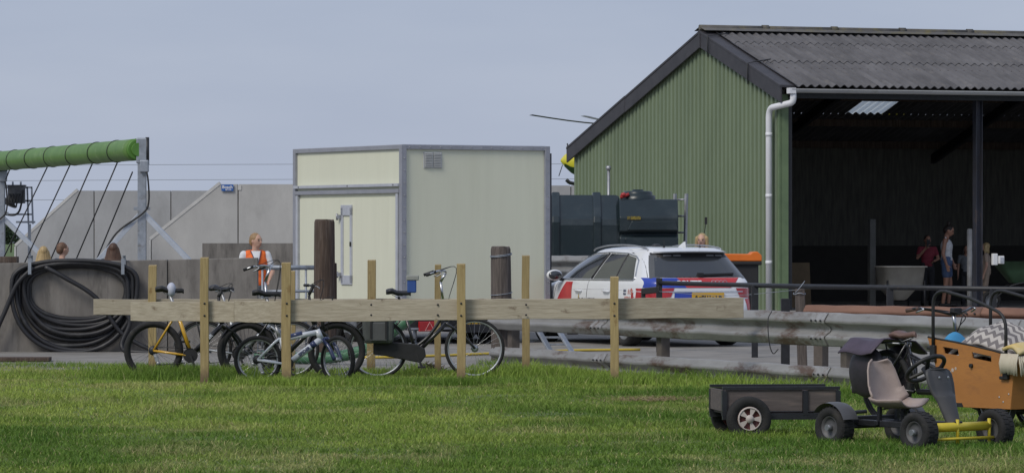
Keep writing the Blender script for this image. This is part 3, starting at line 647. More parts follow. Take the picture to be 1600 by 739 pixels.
# corrugated roof sheets, each a part
WV = .177; NW = 5; SW = WV * NW; amp = .026
def sheet_mesh(L_, slope):
    m = MB(); nx = NW * 8 + 6; lap = SW + WV * .5
    def fn(u, v):
        x = u * lap; z = amp * math.cos(2 * math.pi * x / WV); y = v * L_
        return (x, y, z + .0)
    m.grid(nx, 1, fn); b = len(m.v)
    m.grid(nx, 1, lambda u, v: (u * lap, v * L_, amp * math.cos(2 * math.pi * u * lap / WV) - .014))
    n = nx + 1
    m.add([m.v[i] for i in range(n)] + [m.v[b + i] for i in range(n)], [(i, i + 1, n + i + 1, n + i) for i in range(n - 1)])
    return m
ns = int(LEN / SW)
sky_cols = ()
def slope_rows(edges, front):
    a = math.atan(sf if front else sb); rows_ = len(edges) - 1; me = {}
    for r_ in range(rows_):
        ta, tb = edges[r_], edges[r_ + 1]; Ls = abs(tb - ta) / math.cos(a) + .14
        key = round(Ls, 3)
        mesh = sheet_mesh(Ls, 0).mesh('roof_sheet', M_roof)
        for k in range(ns):
            x = .12 + k * SW
            o = bpy.data.objects.new('roof_sheet', mesh); C.objects.link(o); o.parent = barn
            tilt = .010
            if front: o.location = (x, ta, roofz(ta) + .085 + .012); o.rotation_euler = (a - tilt * 1.0, 0, 0)
            else: o.location = (x + SW + WV * .5, ta, roofz(ta) + .085 + .012); o.rotation_euler = (a - tilt, 0, math.pi)
            if not front and r_ == 1 and k == SKY_K: o.data = mesh.copy(); o.data.materials[0] = M_sky; o.name = 'skylight_sheet'
M_sky = bpy.data.materials.new('translucent_sheet'); M_sky.use_nodes = True
_t = M_sky.node_tree; _tr = _t.nodes.new('ShaderNodeBsdfTranslucent'); _tr.inputs[0].default_value = (.8, .83, .84, 1); _b = _t.nodes['Principled BSDF']; _b.inputs['Base Color'].default_value = (.7, .74, .76, 1); _b.inputs['Roughness'].default_value = .4
_mx = _t.nodes.new('ShaderNodeMixShader'); _mx.inputs[0].default_value = .8; _t.links.new(_b.outputs[0], _mx.inputs[1]); _t.links.new(_tr.outputs[0], _mx.inputs[2]); _t.links.new(_mx.outputs[0], _t.nodes['Material Output'].inputs[0])
SKY_K = 6
slope_rows([-.42, 1.35, 2.75, TR - .1], True)
slope_rows([DEP + .22, 8.85, 7.45, 5.6, TR + .1], False)
# ridge caps
L_rc = 1.55
rc = MB()
for s in (-1, 1):
    sl_ = sf if s < 0 else sb
    rc.add([(0, 0, .02), (L_rc, 0, .02), (L_rc, s * .28, .02 - .28 * sl_), (0, s * .28, .02 - .28 * sl_)], [(0, 1, 2, 3)] if s > 0 else [(3, 2, 1, 0)])
rc.tube([(0, 0, .005), (L_rc, 0, .005)], .055, 10); rc.tube([(L_rc - .16, 0, .008), (L_rc - .02, 0, .008)], .07, 10)
rcm = rc.mesh('ridge_cap', M_ridge)
for k in range(9):
    o = bpy.data.objects.new('ridge_cap', rcm); C.objects.link(o); o.parent = barn; o.location = (-.14 + k * L_rc, TR, ZR + .135)
# purlins, rafters, posts
for tq in (1.0, 2.6, 6.0, 7.4, 9.1, 10.6):
    m = MB(); m.box((LEN / 2, tq, roofz(tq) - .02), (LEN - .3, .07, .16)); m.build('purlin', M_oldpole, barn)
for s in (4.35, 8.7, 13.0):
    m = MB(); m.beam((s, .08, roofz(.08) - .2), (s, TR, ZR - .2), .1, .2); m.beam((s, TR, ZR - .2), (s, DEP, roofz(DEP) - .2), .1, .2); m.build('rafter', M_darksteel, barn)
    m = MB(); m.box((s - .0, .12, roofz(.1) / 2 - .12), (.14, .012, roofz(.1) - .2)); m.box((s - .065, .12, roofz(.1) / 2 - .12), (.012, .16, roofz(.1) - .2)); m.box((s + .065, .12, roofz(.1) / 2 - .12), (.012, .16, roofz(.1) - .2)); m.build('steel_post', mat('blue_grey_steel', (.05, .058, .085), (.035, .035, .042), .6, .2, scale=3, stretch=(1, 1, .4), stain=(.12, .09, .07), sscale=3), barn)
m = MB(); m.box((LEN / 2, -.06, ZF - .10), (LEN - .3, .1, .16)); m.build('eave_beam', M_darksteel, barn)
# gutter with end and downpipe
M_gut = mat('grey_gutter', (.46, .47, .48), (.36, .365, .37), .55, scale=5, stretch=(.3, 1, 1), stain=(.25, .24, .22), sscale=5)
M_pvc = mat('white_downpipe', (.74, .75, .78), (.66, .67, .70), .45, scale=2)
m = MB()
prof = [(-.07 + .07 * math.cos(a), -.07 * math.sin(a)) for a in [math.pi * k / 8 for k in range(9)]]
vs = [(x, -.42 + q[0] , ZF - .02 + q[1]) for x in (-.02, LEN) for q in prof]; n = len(prof)
m.add(vs, [(i, i + 1, n + i + 1, n + i) for i in range(n - 1)], True); m.box((LEN / 2, -.565, ZF - .02), (LEN, .02, .02)); m.build('gutter', M_gut, barn)
m = MB(); m.box((.02, -.49, ZF - .05), (.13, .16, .11)); m.build('gutter_outlet', M_pvc, barn)
pts = [(.06, -.49, ZF - .08), (.06, -.49, ZF - .20)] + arc((.06, -.49, ZF - .2), (.06, -.49, ZF - .29), (-.02, -.42, ZF - .30), 5)[1:] + arc((-.15, .02, ZF - .36), (-.17, .15, ZF - .38), (-.17, .16, ZF - .55), 6) + [(-.17, .16, -.02)]
m = MB(); m.tube(pts, .062, 14); dp = m.build('downpipe', M_pvc, barn)
for z in (.9, 2.2, 3.4):
    m = MB(); m.tube([(-.17, .16, z), (-.17, .16, z + .07)], .068, 14); m.build('pipe_clip', M_pvc, dp)
# lightning cable on the barge boards
m = MB(); m.tube([(-.165, 1.2, roofz(1.2) - .33), (-.17, 1.2, roofz(1.2) + .09), (.05, 1.2, roofz(1.2) + .13), (.35, 1.25, roofz(1.25) + .16)], .012, 6); m.build('roof_cable', M_black, barn)
m = MB(); m.tube([(-.165, TR - .5, roofz(TR - .5) - .33), (-.17, TR - .5, roofz(TR - .5) + .1), (.3, TR - .45, ZR - .0)], .012, 6); m.build('roof_cable', M_black, barn)
# vent pipe before the gable, switch box
g9 = gz(84); p = W(951, 259, 84); m = MB(); m.tube([(0, 0, 0), (0, 0, p.z - g9 - .06)], .03, 10); m.lathe([(.001, p.z - g9), (.05, p.z - g9 - .01), (.055, p.z - g9 - .08), (.03, p.z - g9 - .09)], 12)
o = m.build('vent_pipe', M_alu); o.location = (p.x, 84, g9); tag(o, 'thin steel vent pipe with cap rising before the green gable', 'pipe')
def barn_pt(px, t, z=0):
    """point at depth t in the barn seen at photo column px"""
    k = (px - CX) / F; cs, sn = math.cos(BA), math.sin(BA)
    s = (k * (D0 + cs * t) - bx0 + sn * t) / (cs - k * sn)
    return Vector((bx0 + cs * s - sn * t, D0 + sn * s + cs * t, bz - .04 + z))
p = barn_pt(1558, .0); z1_, z2_ = GZ(395, p.y), GZ(413, p.y)
sb_ = thing('switch_box', 'white electric switch box fixed to the barn post', 'switch box', (p.x, p.y - .02, z2_), BA)
m = MB(); m.box((-.06, 0, .1), (.11, .08, z1_ - z2_)); m.box((.07, -.01, .09), (.12, .1, .16)); m.build('housing', M_white, sb_, .012)
m = MB(); m.box((.07, -.065, .09), (.07, .015, .10)); m.build('cover', M_trimlt, sb_, .006)

# things inside the barn
p = barn_pt(1250, 3.0); o = MB().box((0, 0, .48), (.5, .03, .96)).build('plywood_sheet', mat('ply', (.16, .11, .06), (.11, .08, .045), .8, scale=3), None); o.location = p; o.rotation_euler = (R(-6), 0, BA); tag(o, 'brown plywood sheet leaning in the dark barn beside its corner post', 'board')
p = barn_pt(1362, 2.0); o = MB().box((0, 0, .92), (.13, .13, 1.84)).build('partition_post', mat('grey_pen_post', (.075, .078, .075), (.05, .052, .05), .8, scale=4), None, .01); o.location = p; o.rotation_euler[2] = BA; tag(o, 'dark grey square post beside the white tub in the barn', 'post')
p = barn_pt(1515, 1.6); m = MB(); m.tube([(0, 0, 0), (0, 0, 1.62)], .055, 12); m.ell((0, 0, 1.62), (.055, .055, .03), 12, 6); o = m.build('pale_post', mat('pale_post', (.42, .43, .44), (.3, .3, .3), .7, scale=6)); o.location = p; tag(o, 'pale round post standing in the barn before the shaded people', 'post')
# white hopper tub on legs
p = barn_pt(1403, 1.9); tb = thing('feed_tub', 'white plastic feed tub with tapered bottom inside the barn', 'tub', p, BA)
m = MB(); M_tub = mat('tub_white', (.40, .39, .36), (.30, .29, .26), .6, scale=3)
def loop_(hx, hy, z, n=28): return [(hx * math.copysign(abs(math.cos(a)) ** .3, math.cos(a)), hy * math.copysign(abs(math.sin(a)) ** .3, math.sin(a)), z) for a in [2 * math.pi * k / n for k in range(n)]]
lv = [(.10, .12, .20), (.14, .16, .22), (.30, .30, .42), (.42, .38, .47), (.46, .43, .86), (.50, .47, .865), (.50, .47, .89), (.45, .41, .89), (.40, .36, .49)]
vs = []; 
for a in lv: vs += loop_(*a)
m.add(vs, [(i * 28 + k, i * 28 + (k + 1) % 28, (i + 1) * 28 + (k + 1) % 28, (i + 1) * 28 + k) for i in range(len(lv) - 1) for k in range(28)], True); m.add(loop_(.10, .12, .20), [tuple(range(28))]); m.build('bowl', M_tub, tb)
for a, b in ((-.42, -.38), (.42, -.38), (-.42, .38), (.42, .38)):
    m = MB(); m.tube([(a, b, 0), (a * .98, b * .98, .6)], .02, 8); m.build('leg', M_darksteel, tb)
# green wheelbarrow
p = barn_pt(1592, .9); wbw = thing('wheelbarrow', 'dark green wheelbarrow parked behind the barn post', 'wheelbarrow', p, BA - .2)
m = MB(); lv = [(.18, .16, .55), (.36, .28, .78), (.52, .33, .98), (.545, .355, .985), (.50, .31, .97), (.2, .17, .58)]; vs = []
for a in lv: vs += loop_(*a)
m.add(vs, [(i * 28 + k, i * 28 + (k + 1) % 28, (i + 1) * 28 + (k + 1) % 28, (i + 1) * 28 + k) for i in range(len(lv) - 1) for k in range(28)], True); m.add(loop_(.18, .16, .55), [tuple(range(28))]); m.build('tray', mat('barrow_green', (.035, .085, .045), (.025, .06, .03), .5), wbw)
for s in (-1, 1):
    m = MB(); m.tube(smooth_path([(-.55, s * .08, .2), (-.2, s * .2, .5), (.4, s * .26, .6), (.85, s * .28, .68)], 4), .016, 8); m.build('handle', M_darksteel, wbw)
    m = MB(); m.tube(smooth_path([(.15, s * .2, .52), (.2, s * .25, .1), (.3, s * .25, .02), (.45, s * .25, .05)], 4), .014, 8); m.build('leg', M_darksteel, wbw)
wheel_obj('wheel', wbw, (-.58, 0, .2), (0, 0, 0), .2, .09, M_rimgrey, tread=False)

# ================================================================== POSTS, GUARDRAILS, PIPE RAIL
def round_post(px0, px1, pytop, D, label, mt, lean=0, wire=False, name='timber_post'):
    x = GX((px0 + px1) / 2, D); r = (px1 - px0) / 2 / F * D; z0 = gz(D) - .1; h = GZ(pytop, D) - z0
    m = MB(); n = 20; vs = []; prof = [(1.02, 0), (1.0, h * .3), (.97, h * .6), (.95, h * .85), (.93, h - .03), (.86, h)]
    jit = [1 + .05 * math.sin(k * 2.7) + .03 * math.sin(k * 5.1) for k in range(n)]
    for f_, z in prof:
        for k in range(n): a = 2 * math.pi * k / n; vs.append((r * f_ * jit[k] * math.cos(a) + lean * z, r * f_ * jit[k] * math.sin(a), z + (.012 * math.sin(k * 1.3) if z == h else 0)))
    m.add(vs, [(i * n + k, i * n + (k + 1) % n, (i + 1) * n + (k + 1) % n, (i + 1) * n + k) for i in range(len(prof) - 1) for k in range(n)], True); m.add(vs[-n:], [tuple(range(n))])
    t = thing(name, label, 'post', (x, D, z0)); m.build('shaft', mt, t)
    if wire:
        for zz in (h - .10, h - .115, h - .62):
            m = MB(); m.tube([(r * 1.05 * math.cos(a) + lean * zz, r * 1.05 * math.sin(a), zz + .02 * math.sin(a + 1)) for a in [2 * math.pi * k / 16 for k in range(16)]], .006, 5, closed=True); m.build('wire_wrap', M_galv, t)
        for k in range(2):
            m = MB(); zz = h - .68 - .11 * k; m.tube(smooth_path([(r * .9, -.1, zz), (r + .12, -.12, zz - .01), (r + .2, -.1, zz + .02)], 4), .004, 5); m.build('wire_end', M_galv, t)
    return t
round_post(491, 524, 344, 56.5, 'tall dark brown timber post before the cream trailer door', M_oldpole)
round_post(769, 801, 386, 55.5, 'weathered grey timber post wrapped with wire beside the trailer corner', M_greypole, -.012, True)
o = round_post(521, 526.5, 412, 56.8, 'thin dark wooden batten tight beside the tall dark post', M_oldpole, 0, False, 'batten')

M_rail = mat('weathered_guardrail', (.37, .37, .365), (.25, .245, .24), .6, .35, scale=2.2, stretch=(.5, 1, 1.6), detail=9, stain=(.13, .088, .068), sscale=1.3, slo=.53, shi=.62, bump=.15, bscale=30)
M_splice = mat('splice_grey', (.40, .40, .41), (.27, .265, .26), .6, .3, scale=9, stain=(.16, .12, .10), sscale=6, slo=.5, shi=.66)
M_rust = mat('rusty_guardrail', (.27, .15, .105), (.19, .10, .07), .75, .2, scale=2.0, stretch=(.5, 1, 2), stain=(.13, .075, .06), sscale=1.4, slo=.5, shi=.7, bump=.15)
M_railpost = mat('guardrail_post', (.14, .12, .105), (.09, .075, .065), .8, .1, scale=4)
WP = [(-.5, .0), (-.485, .035), (-.40, .052), (-.27, .078), (-.20, .075), (-.08, .015), (0, .0), (.08, .015), (.20, .075), (.27, .078), (.40, .052), (.485, .035), (.5, .0)]
def wbeam(name, p0, p1, z0, z1, mats, parent, split=1):
    """W profile facing the camera side of the run p0 -> p1 (x, y); z given at both ends"""
    d = (Vector(p1) - Vector(p0)); nrm = Vector((d.y, -d.x)).normalized()
    if nrm.y > 0: nrm = -nrm
    L_ = d.length; o = empty('_', (0, 0, 0)); bpy.data.objects.remove(o)
    ang = math.atan2(d.y, d.x)
    prof = []
    for i in range(len(WP) - 1):
        for k in range(3): t = k / 3; prof.append((WP[i][0] * (1 - t) + WP[i + 1][0] * t, WP[i][1] * (1 - t) + WP[i + 1][1] * t))
    prof.append(WP[-1]); n = len(prof); m = MB(); nx = 12; vs = []
    for th in (0, -.006):
        for i in range(nx + 1):
            t = i / nx; zc = (z0[0] + z0[1]) / 2 * (1 - t) + (z1[0] + z1[1]) / 2 * t; hh_ = (z0[1] - z0[0]) * (1 - t) + (z1[1] - z1[0]) * t
            for a, b in prof: vs.append((L_ * t, -(b + th) * 1.1, zc + a * hh_ + .004 * math.sin(i * 2.3)))
    fs = []
    for s in (0, 1):
        bb = s * n * (nx + 1)
        for i in range(nx):
            for k in range(n - 1): fs.append((bb + i * n + k, bb + i * n + k + 1, bb + (i + 1) * n + k + 1, bb + (i + 1) * n + k))
    m.add(vs, fs, True); o = m.build(name, mats, parent); return o, ang
def guardrail(label, runs, mt, posts=True, zlo=(.0, .0), post_bottom=-.15):
    pass
def rail_thing(label, a, b, zlo, zhi, joints, mt, name='guardrail', ph=True, postz=-.1, phs=()):
    """a, b: ends in plan; joints: fractions where beams lap; zlo/zhi beam edges"""
    d = b - a; ang = math.atan2(d.y, d.x); g_ = min(gz(a.y), gz(b.y))
    t = thing(name, label, 'guardrail', (a.x, a.y, 0), ang)
    js = [0] + list(joints) + [1]; L_ = d.length
    for i, (u0, u1) in enumerate(zip(js[:-1], js[1:])):
        o, _ = wbeam('beam', (0, 0), ((u1 - u0) * L_ + .15, 0), (zlo, zhi), (zlo, zhi), mt, t); o.location = (u0 * L_, -.005 * (i % 2), 0)
        if u0 > 0:
            sp, _ = wbeam('splice_plate', (0, 0), (.36, 0), (zlo + .003, zhi - .003), (zlo + .003, zhi - .003), M_splice if mt is M_rail else mt, t); sp.location = (u0 * L_ - .16, -.014, 0)
            for x in (.06, .17, .29):
                for zf in (.23, .77):
                    m = MB(); m.lathe([(.013, 0), (.012, .012), (.001, .014)], 10, T(x, -.092, zlo + (zhi - zlo) * zf) @ RX(90)); m.build('bolt', M_darksteel, sp)
    for u0 in phs:
        m = MB(); m.box((u0 * L_, .10, (zhi - .04 + postz) / 2), (.14, .12, zhi - .04 - postz)); m.build('post', M_railpost, t, .006)
    return t
a_, b_ = rail_at(0), rail_at(2.43)
rail_thing('upper weathered grey guardrail running behind the wooden cart', a_, b_, .477, .854, (.147, .397, .573, .79), M_rail, phs=(.02, .213, .413, .6, .8, .97))
rail_thing('lower weathered guardrail half sunk in the grass below the upper one', a_ + Vector((.03, .02)), b_ + Vector((.03, .02)), -.12, .25, (.147, .397, .573, .79), M_rail, name='lower_guardrail')
# rusty rail further back
p0, p1 = W(1262, 500, 50.5), W(1700, 500, 47.5)
rail_thing('rusty brown guardrail in front of the open barn', Vector((p0.x, p0.y)), Vector((p1.x, p1.y)), .56, .88, (.6,), M_rust, name='rusty_guardrail', phs=(.03, .5, .97), postz=-.1)
# short rail behind the car
p0, p1 = W(780, 400, 68.5), W(914, 400, 66.5)
rail_thing('short guardrail end before the dark green tank', Vector((p0.x, p0.y)), Vector((p1.x, p1.y)), 1.08, 1.42, (), M_rail, name='short_guardrail', phs=(.1, .8), postz=0)
# wooden post tied to the pipe rail
p = W(1252, 572, 52.5); t = thing('leaning_post', 'split grey wooden post tied to the pipe rail at the rusty guardrail end', 'post', (p.x + .02, 52.5, -.05))
m = MB(); m.beam((0, 0, 0), (-.04, .0, 1.10), .12, .10, (0, 1, 0)); m.build('shaft', M_greypole, t, .012)
m = MB(); m.tube([(-.045 + .075 * math.cos(a), .075 * math.sin(a), 1.04 + .01 * math.sin(3 * a)) for a in [2 * math.pi * k / 14 for k in range(14)]], .006, 5, closed=True); m.tube(smooth_path([(-.1, -.05, 1.05), (-.04, -.08, 1.12), (.02, -.06, 1.2)], 4), .005, 5); m.build('wire_wrap', M_galv, t)
p = W(1227, 567, 53.2); m = MB(); m.beam((0, 0, 0), (0, 0, .95), .11, .1, (0, 1, 0)); o = m.build('dark_steel_post', M_darksteel, None, .005); o.location = (p.x, 53.2, -.03); tag(o, 'short black steel post beside the leaning wooden post', 'post')
# black pipe rail
pr = thing('pipe_rail', 'black tubular steel rail running in front of car and barn', 'rail', (GX(1030, 58.5), 58.5, gz(58.5)))
O3 = pr.location.copy(); PA = W(1008, 444, 58.8); PB = W(1030, 442, 58.5); PC = W(1250, 447.5, 55.5); PD = W(1660, 452.5, 51.5)
m = MB(); m.tube([PB - O3, PC - O3, PD - O3], .033, 12); m.build('top_rail', M_darksteel, pr)
m = MB(); m.beam(PB - O3 + Vector((-.23, .1, -.12)), PB - O3 + Vector((.02, 0, -.09)), .1, .09); m.beam(PB - O3 + Vector((-.22, .1, -.08)), PB - O3 + Vector((-.22, .1, -.30)), .06, .06, (0, 1, 0)); m.build('latch_arm', M_black, pr, .01)
for t_, dz in ((0, 0), (.69, 0), (1.36, 0), (1.75, 0)):
    q = (PB.lerp(PC, t_) if t_ <= 1 else PC.lerp(PD, t_ - 1)) - O3
    zb3 = gz(q.y + O3.y) - O3.z - .05
    m = MB(); m.beam((q.x, q.y, q.z + (.07 if t_ == 0 else 0)), (q.x, q.y, zb3), .085, .07, (0, 1, 0)); m.build('rail_post', M_darksteel, pr, .005)
m = MB(); m.tube(smooth_path([PB - O3 + Vector((0, -.05, -.12)), PB.lerp(PC, .5) - O3 + Vector((0, -.05, -.15)), PC - O3 + Vector((0, -.05, -.04))], 8), .004, 5); m.build('wire', M_galv, pr)
m = MB(); q = W(1207, 489, 45.2); m.tube(smooth_path([W(1206, 486, 45.3), W(1200, 500, 45.25), W(1202, 535, 45.2), W(1208, 552, 45.2), W(1216, 545, 45.2)], 6), .006, 5); o = m.build('loose_wire', M_black); tag(o, 'black wire hanging over the weathered guardrail', 'wire')
# galvanised crowd barrier by the man
cb_ = thing('metal_gate', 'galvanised tubular gate beside the cream trailer', 'gate', (GX(408, 60), 60, gz(60)))
O4 = cb_.location.copy()
for py in (418, 455, 500):
    m = MB(); m.tube([W(408, py, 60) - O4, W(496, py, 60) - O4], .034 if py == 418 else .02, 10); m.build('rail', M_galv, cb_)
for px in (410, 478, 494):
    m = MB(); m.tube([W(px, 418, 60) - O4, Vector((W(px, 418, 60).x - O4.x, 0, 0))], .016, 8); m.build('bar', M_galv, cb_)

# ================================================================== PLANK FENCES
def plank(par, px0, px1, yt0, yt1, yb0, yb1, D_, Dl, th=.045):
    a, b = GX(px0, D_), GX(px1, Dl); o_ = par.location
    m = MB(); za0, za1, zb0, zb1 = GZ(yt0, D_), GZ(yt1, Dl), GZ(yb0, D_), GZ(yb1, Dl)
    cx, cy, cz = (a + b) / 2, (D_ + Dl) / 2, (za0 + zb0) / 2; nseg = 8; vs = []
    for k in range(nseg + 1):
        t = k / nseg; x = a + (b - a) * t - cx; y = D_ + (Dl - D_) * t - cy; zt_ = za0 + (za1 - za0) * t - cz + .004 * math.sin(k * 1.7 + px0); zb_ = zb0 + (zb1 - zb0) * t - cz + .004 * math.sin(k * 1.1 + px0)
        vs += [(x, y, zb_), (x, y, zt_), (x, y + th, zt_), (x, y + th, zb_)]
    fs = [(0, 1, 2, 3), tuple(nseg * 4 + i for i in (3, 2, 1, 0))]
    for k in range(nseg):
        for e in range(4): fs.append((k * 4 + e, (k + 1) * 4 + e, (k + 1) * 4 + (e + 1) % 4, k * 4 + (e + 1) % 4))
    m.add(vs, fs); o = m.build('plank', M_plank, par, .004); o.location = Vector((cx, cy, cz)) - o_; return o
def stake(par, px0, px1, yt, D_, wy=.075, lean=0):
    a = GX((px0 + px1) / 2, D_); wd = (px1 - px0) / F * D_; zt_ = GZ(yt, D_); m = MB(); h = zt_ + .25
    vs = []; 
    for k in range(5):
        t = k / 4; z = h * t; dx = lean * z + .004 * math.sin(k * 2 + px0)
        vs += [(dx - wd / 2, -wy / 2, z), (dx + wd / 2, -wy / 2, z), (dx + wd / 2, wy / 2, z + (.01 if k == 4 else 0)), (dx - wd / 2, wy / 2, z + (.008 if k == 4 else 0))]
    fs = [(3, 2, 1, 0), (16, 17, 18, 19)] + [(k * 4 + e, k * 4 + (e + 1) % 4, (k + 1) * 4 + (e + 1) % 4, (k + 1) * 4 + e) for k in range(4) for e in range(4)]
    m.add(vs, fs); o = m.build('stake', M_stake, par, .004); o.location = Vector((a, D_, -.25)) - par.location; return o
bolt_me = MB().lathe([(.013, 0), (.011, .006), (.001, .008)], 8).mesh('bolt', M_darksteel)
def bolts(par, px, pys, D_):
    for py in pys:
        o = bpy.data.objects.new('bolt', bolt_me); C.objects.link(o); o.parent = par; o.location = W(px, py, D_) - par.location; o.rotation_euler = (R(90), 0, 0)
ff = thing('plank_fence', 'long front plank fence on yellowish stakes with cut plank end over the lawn', 'fence', (GX(680, 47.5), 47.5, 0))
plank(ff, 204, 366, 472, 470.5, 501, 503, 48.05, 47.85); plank(ff, 366, 449, 470, 470, 503, 504.5, 47.75, 47.6); plank(ff, 447, 722, 469, 467.5, 503, 500, 47.55, 47.5); plank(ff, 720, 962, 467.5, 466, 499, 498, 47.5, 47.55); plank(ff, 959, 1162, 466, 464.5, 498, 496.5, 47.55, 47.7)
stake(ff, 313, 326, 403, 47.86); stake(ff, 440.5, 455, 411, 47.50, lean=-.004); stake(ff, 714, 727.5, 413, 47.40); stake(ff, 953.5, 966.5, 433, 47.44)
for px, D_ in ((319.5, 47.82), (448, 47.46), (720.5, 47.36), (960, 47.40)): bolts(ff, px, (474, 493), D_)
for px, D_ in ((580, 47.53), (684, 47.5), (822, 47.5)): bolts(ff, px, (476, 492), D_ - .002)
fb_ = thing('rear_plank_fence', 'rear plank fence standing behind the parked bicycles', 'fence', (GX(450, 51.3), 51.3, 0))
plank(fb_, 146, 420, 467.5, 467, 492, 492, 51.3, 51.2); plank(fb_, 420, 700, 467, 466.5, 492, 492, 51.2, 51.2); plank(fb_, 700, 850, 466.5, 468, 491, 492, 51.2, 51.0)
stake(fb_, 232, 244.5, 415, 51.22); stake(fb_, 450, 461.5, 424, 51.12); stake(fb_, 573, 586, 407, 51.12, lean=.006); stake(fb_, 679, 689, 414, 51.12); stake(fb_, 815.5, 827.5, 400, 50.95)

# ================================================================== POLICE CAR
def interp(x, xs, ys): return float(np.interp(x, xs, ys))
car = thing('police_car', 'white estate police car with red and blue stripes and yellow plate', 'car', (GX(1106, 60.6), 60.6, gz(60.6)), R(114))
ZS = [.17, .20, .26, .34, .45, .55, .62, .70, .78, .86, .92, .955, 1.0, 1.06, 1.14, 1.22, 1.30, 1.36, 1.40, 1.425, 1.445, 1.460, 1.468]
XR = [.16, .08, .03, .0, .0, .0, .02, .06, .07, .08, .10, .125, .17, .225, .30, .375, .45, .50, .47, .50, .70, .95, 1.3]
XF = [4.55, 4.66, 4.74, 4.78, 4.80, 4.78, 4.74, 4.66, 4.50, 4.18, 3.80, 3.62, 3.50, 3.40, 3.24, 3.07, 2.88, 2.73, 2.63, 2.55, 2.42, 2.2, 1.9]
HW = [.82, .86, .89, .905, .915, .925, .93, .932, .93, .922, .91, .895, .865, .835, .795, .75, .70, .66, .63, .60, .54, .44, .28]
def NE(z): return interp(z, [.17, .6, .9, 1.0, 1.4, 1.47], [5.5, 6, 6, 6.5, 5.5, 3.2])
def side_y(x, z):
    a0, a1 = interp(z, ZS, XR), interp(z, ZS, XF); c, a = (a0 + a1) / 2, (a1 - a0) / 2; n = NE(z); q = min(.999, abs(x - c) / a)
    return interp(z, ZS, HW) * (1 - q ** n) ** (1 / n)
def rear_x(y, z):
    a0, a1 = interp(z, ZS, XR), interp(z, ZS, XF); c, a = (a0 + a1) / 2, (a1 - a0) / 2; n = NE(z); q = min(.9995, abs(y) / interp(z, ZS, HW))
    return c - a * (1 - q ** n) ** (1 / n)
def zfine():
    o = []
    for a, b in zip(ZS[:-1], ZS[1:]):
        k = 3 if b - a > .03 else 2
        o += [a + (b - a) * i / k for i in range(k)]
    return o + [ZS[-1]]
M_carw = mat('car_white', (.74, .76, .79), (.72, .74, .77), .22, coat=.8, scale=1)
M_glass_car = mat('car_glass', (.032, .037, .043), (.026, .03, .035), .04, coat=1, scale=2)
M_cblue = mat('police_blue', (.02, .055, .40), None, .35, coat=.4); M_cred = mat('police_red', (.52, .03, .035), None, .35, coat=.4)
m = MB(); na = 72; vs = []; zf = zfine()
for z in zf:
    a0, a1 = interp(z, ZS, XR), interp(z, ZS, XF); c, a = (a0 + a1) / 2, (a1 - a0) / 2; n = NE(z); wd = interp(z, ZS, HW)
    for k in range(na):
        th = 2 * math.pi * (k + .5) / na; ct, st = math.cos(th), math.sin(th)
        vs.append((c + a * math.copysign(abs(ct) ** (2 / n), ct), wd * math.copysign(abs(st) ** (2 / n), st), z))
fs = [(i * na + k, i * na + (k + 1) % na, (i + 1) * na + (k + 1) % na, (i + 1) * na + k) for i in range(len(zf) - 1) for k in range(na)]
m.add(vs, fs, True); m.add(vs[-na:], [tuple(range(na))], True); m.add(vs[:na], [tuple(reversed(range(na)))])
body = m.build('body', M_carw, car)
def quad_side(c, sgn=1, off=.004, nu=14, nv=8):
    """patch on the car's flank; corners (x,z): bottom-left, bottom-right, top-right, top-left"""
    def fn(u, v):
        x = (c[0][0] * (1 - u) + c[1][0] * u) * (1 - v) + (c[3][0] * (1 - u) + c[2][0] * u) * v
        z = (c[0][1] * (1 - u) + c[1][1] * u) * (1 - v) + (c[3][1] * (1 - u) + c[2][1] * u) * v
        return (x, sgn * (side_y(x, z) + off), z)
    m = MB(); m.grid(nu, nv, fn); return m
def quad_rear(c, off=.004, nu=24, nv=8):
    def fn(u, v):
        y = (c[0][0] * (1 - u) + c[1][0] * u) * (1 - v) + (c[3][0] * (1 - u) + c[2][0] * u) * v
        z = (c[0][1] * (1 - u) + c[1][1] * u) * (1 - v) + (c[3][1] * (1 - u) + c[2][1] * u) * v
        return (rear_x(y, z) - off, y, z)
    m = MB(); m.grid(nu, nv, fn); return m
def strip_side(pts, r, name, mt, par, sgn=1, off=.004):
    full = []
    for a, b in zip(pts[:-1], pts[1:]):
        for k in range(6): full.append((a[0] + (b[0] - a[0]) * k / 6, a[1] + (b[1] - a[1]) * k / 6))
    full.append(pts[-1]); m = MB(); m.tube([(x, sgn * (side_y(x, z) + off), z) for x, z in full], r, 6); return m.build(name, mt, par)
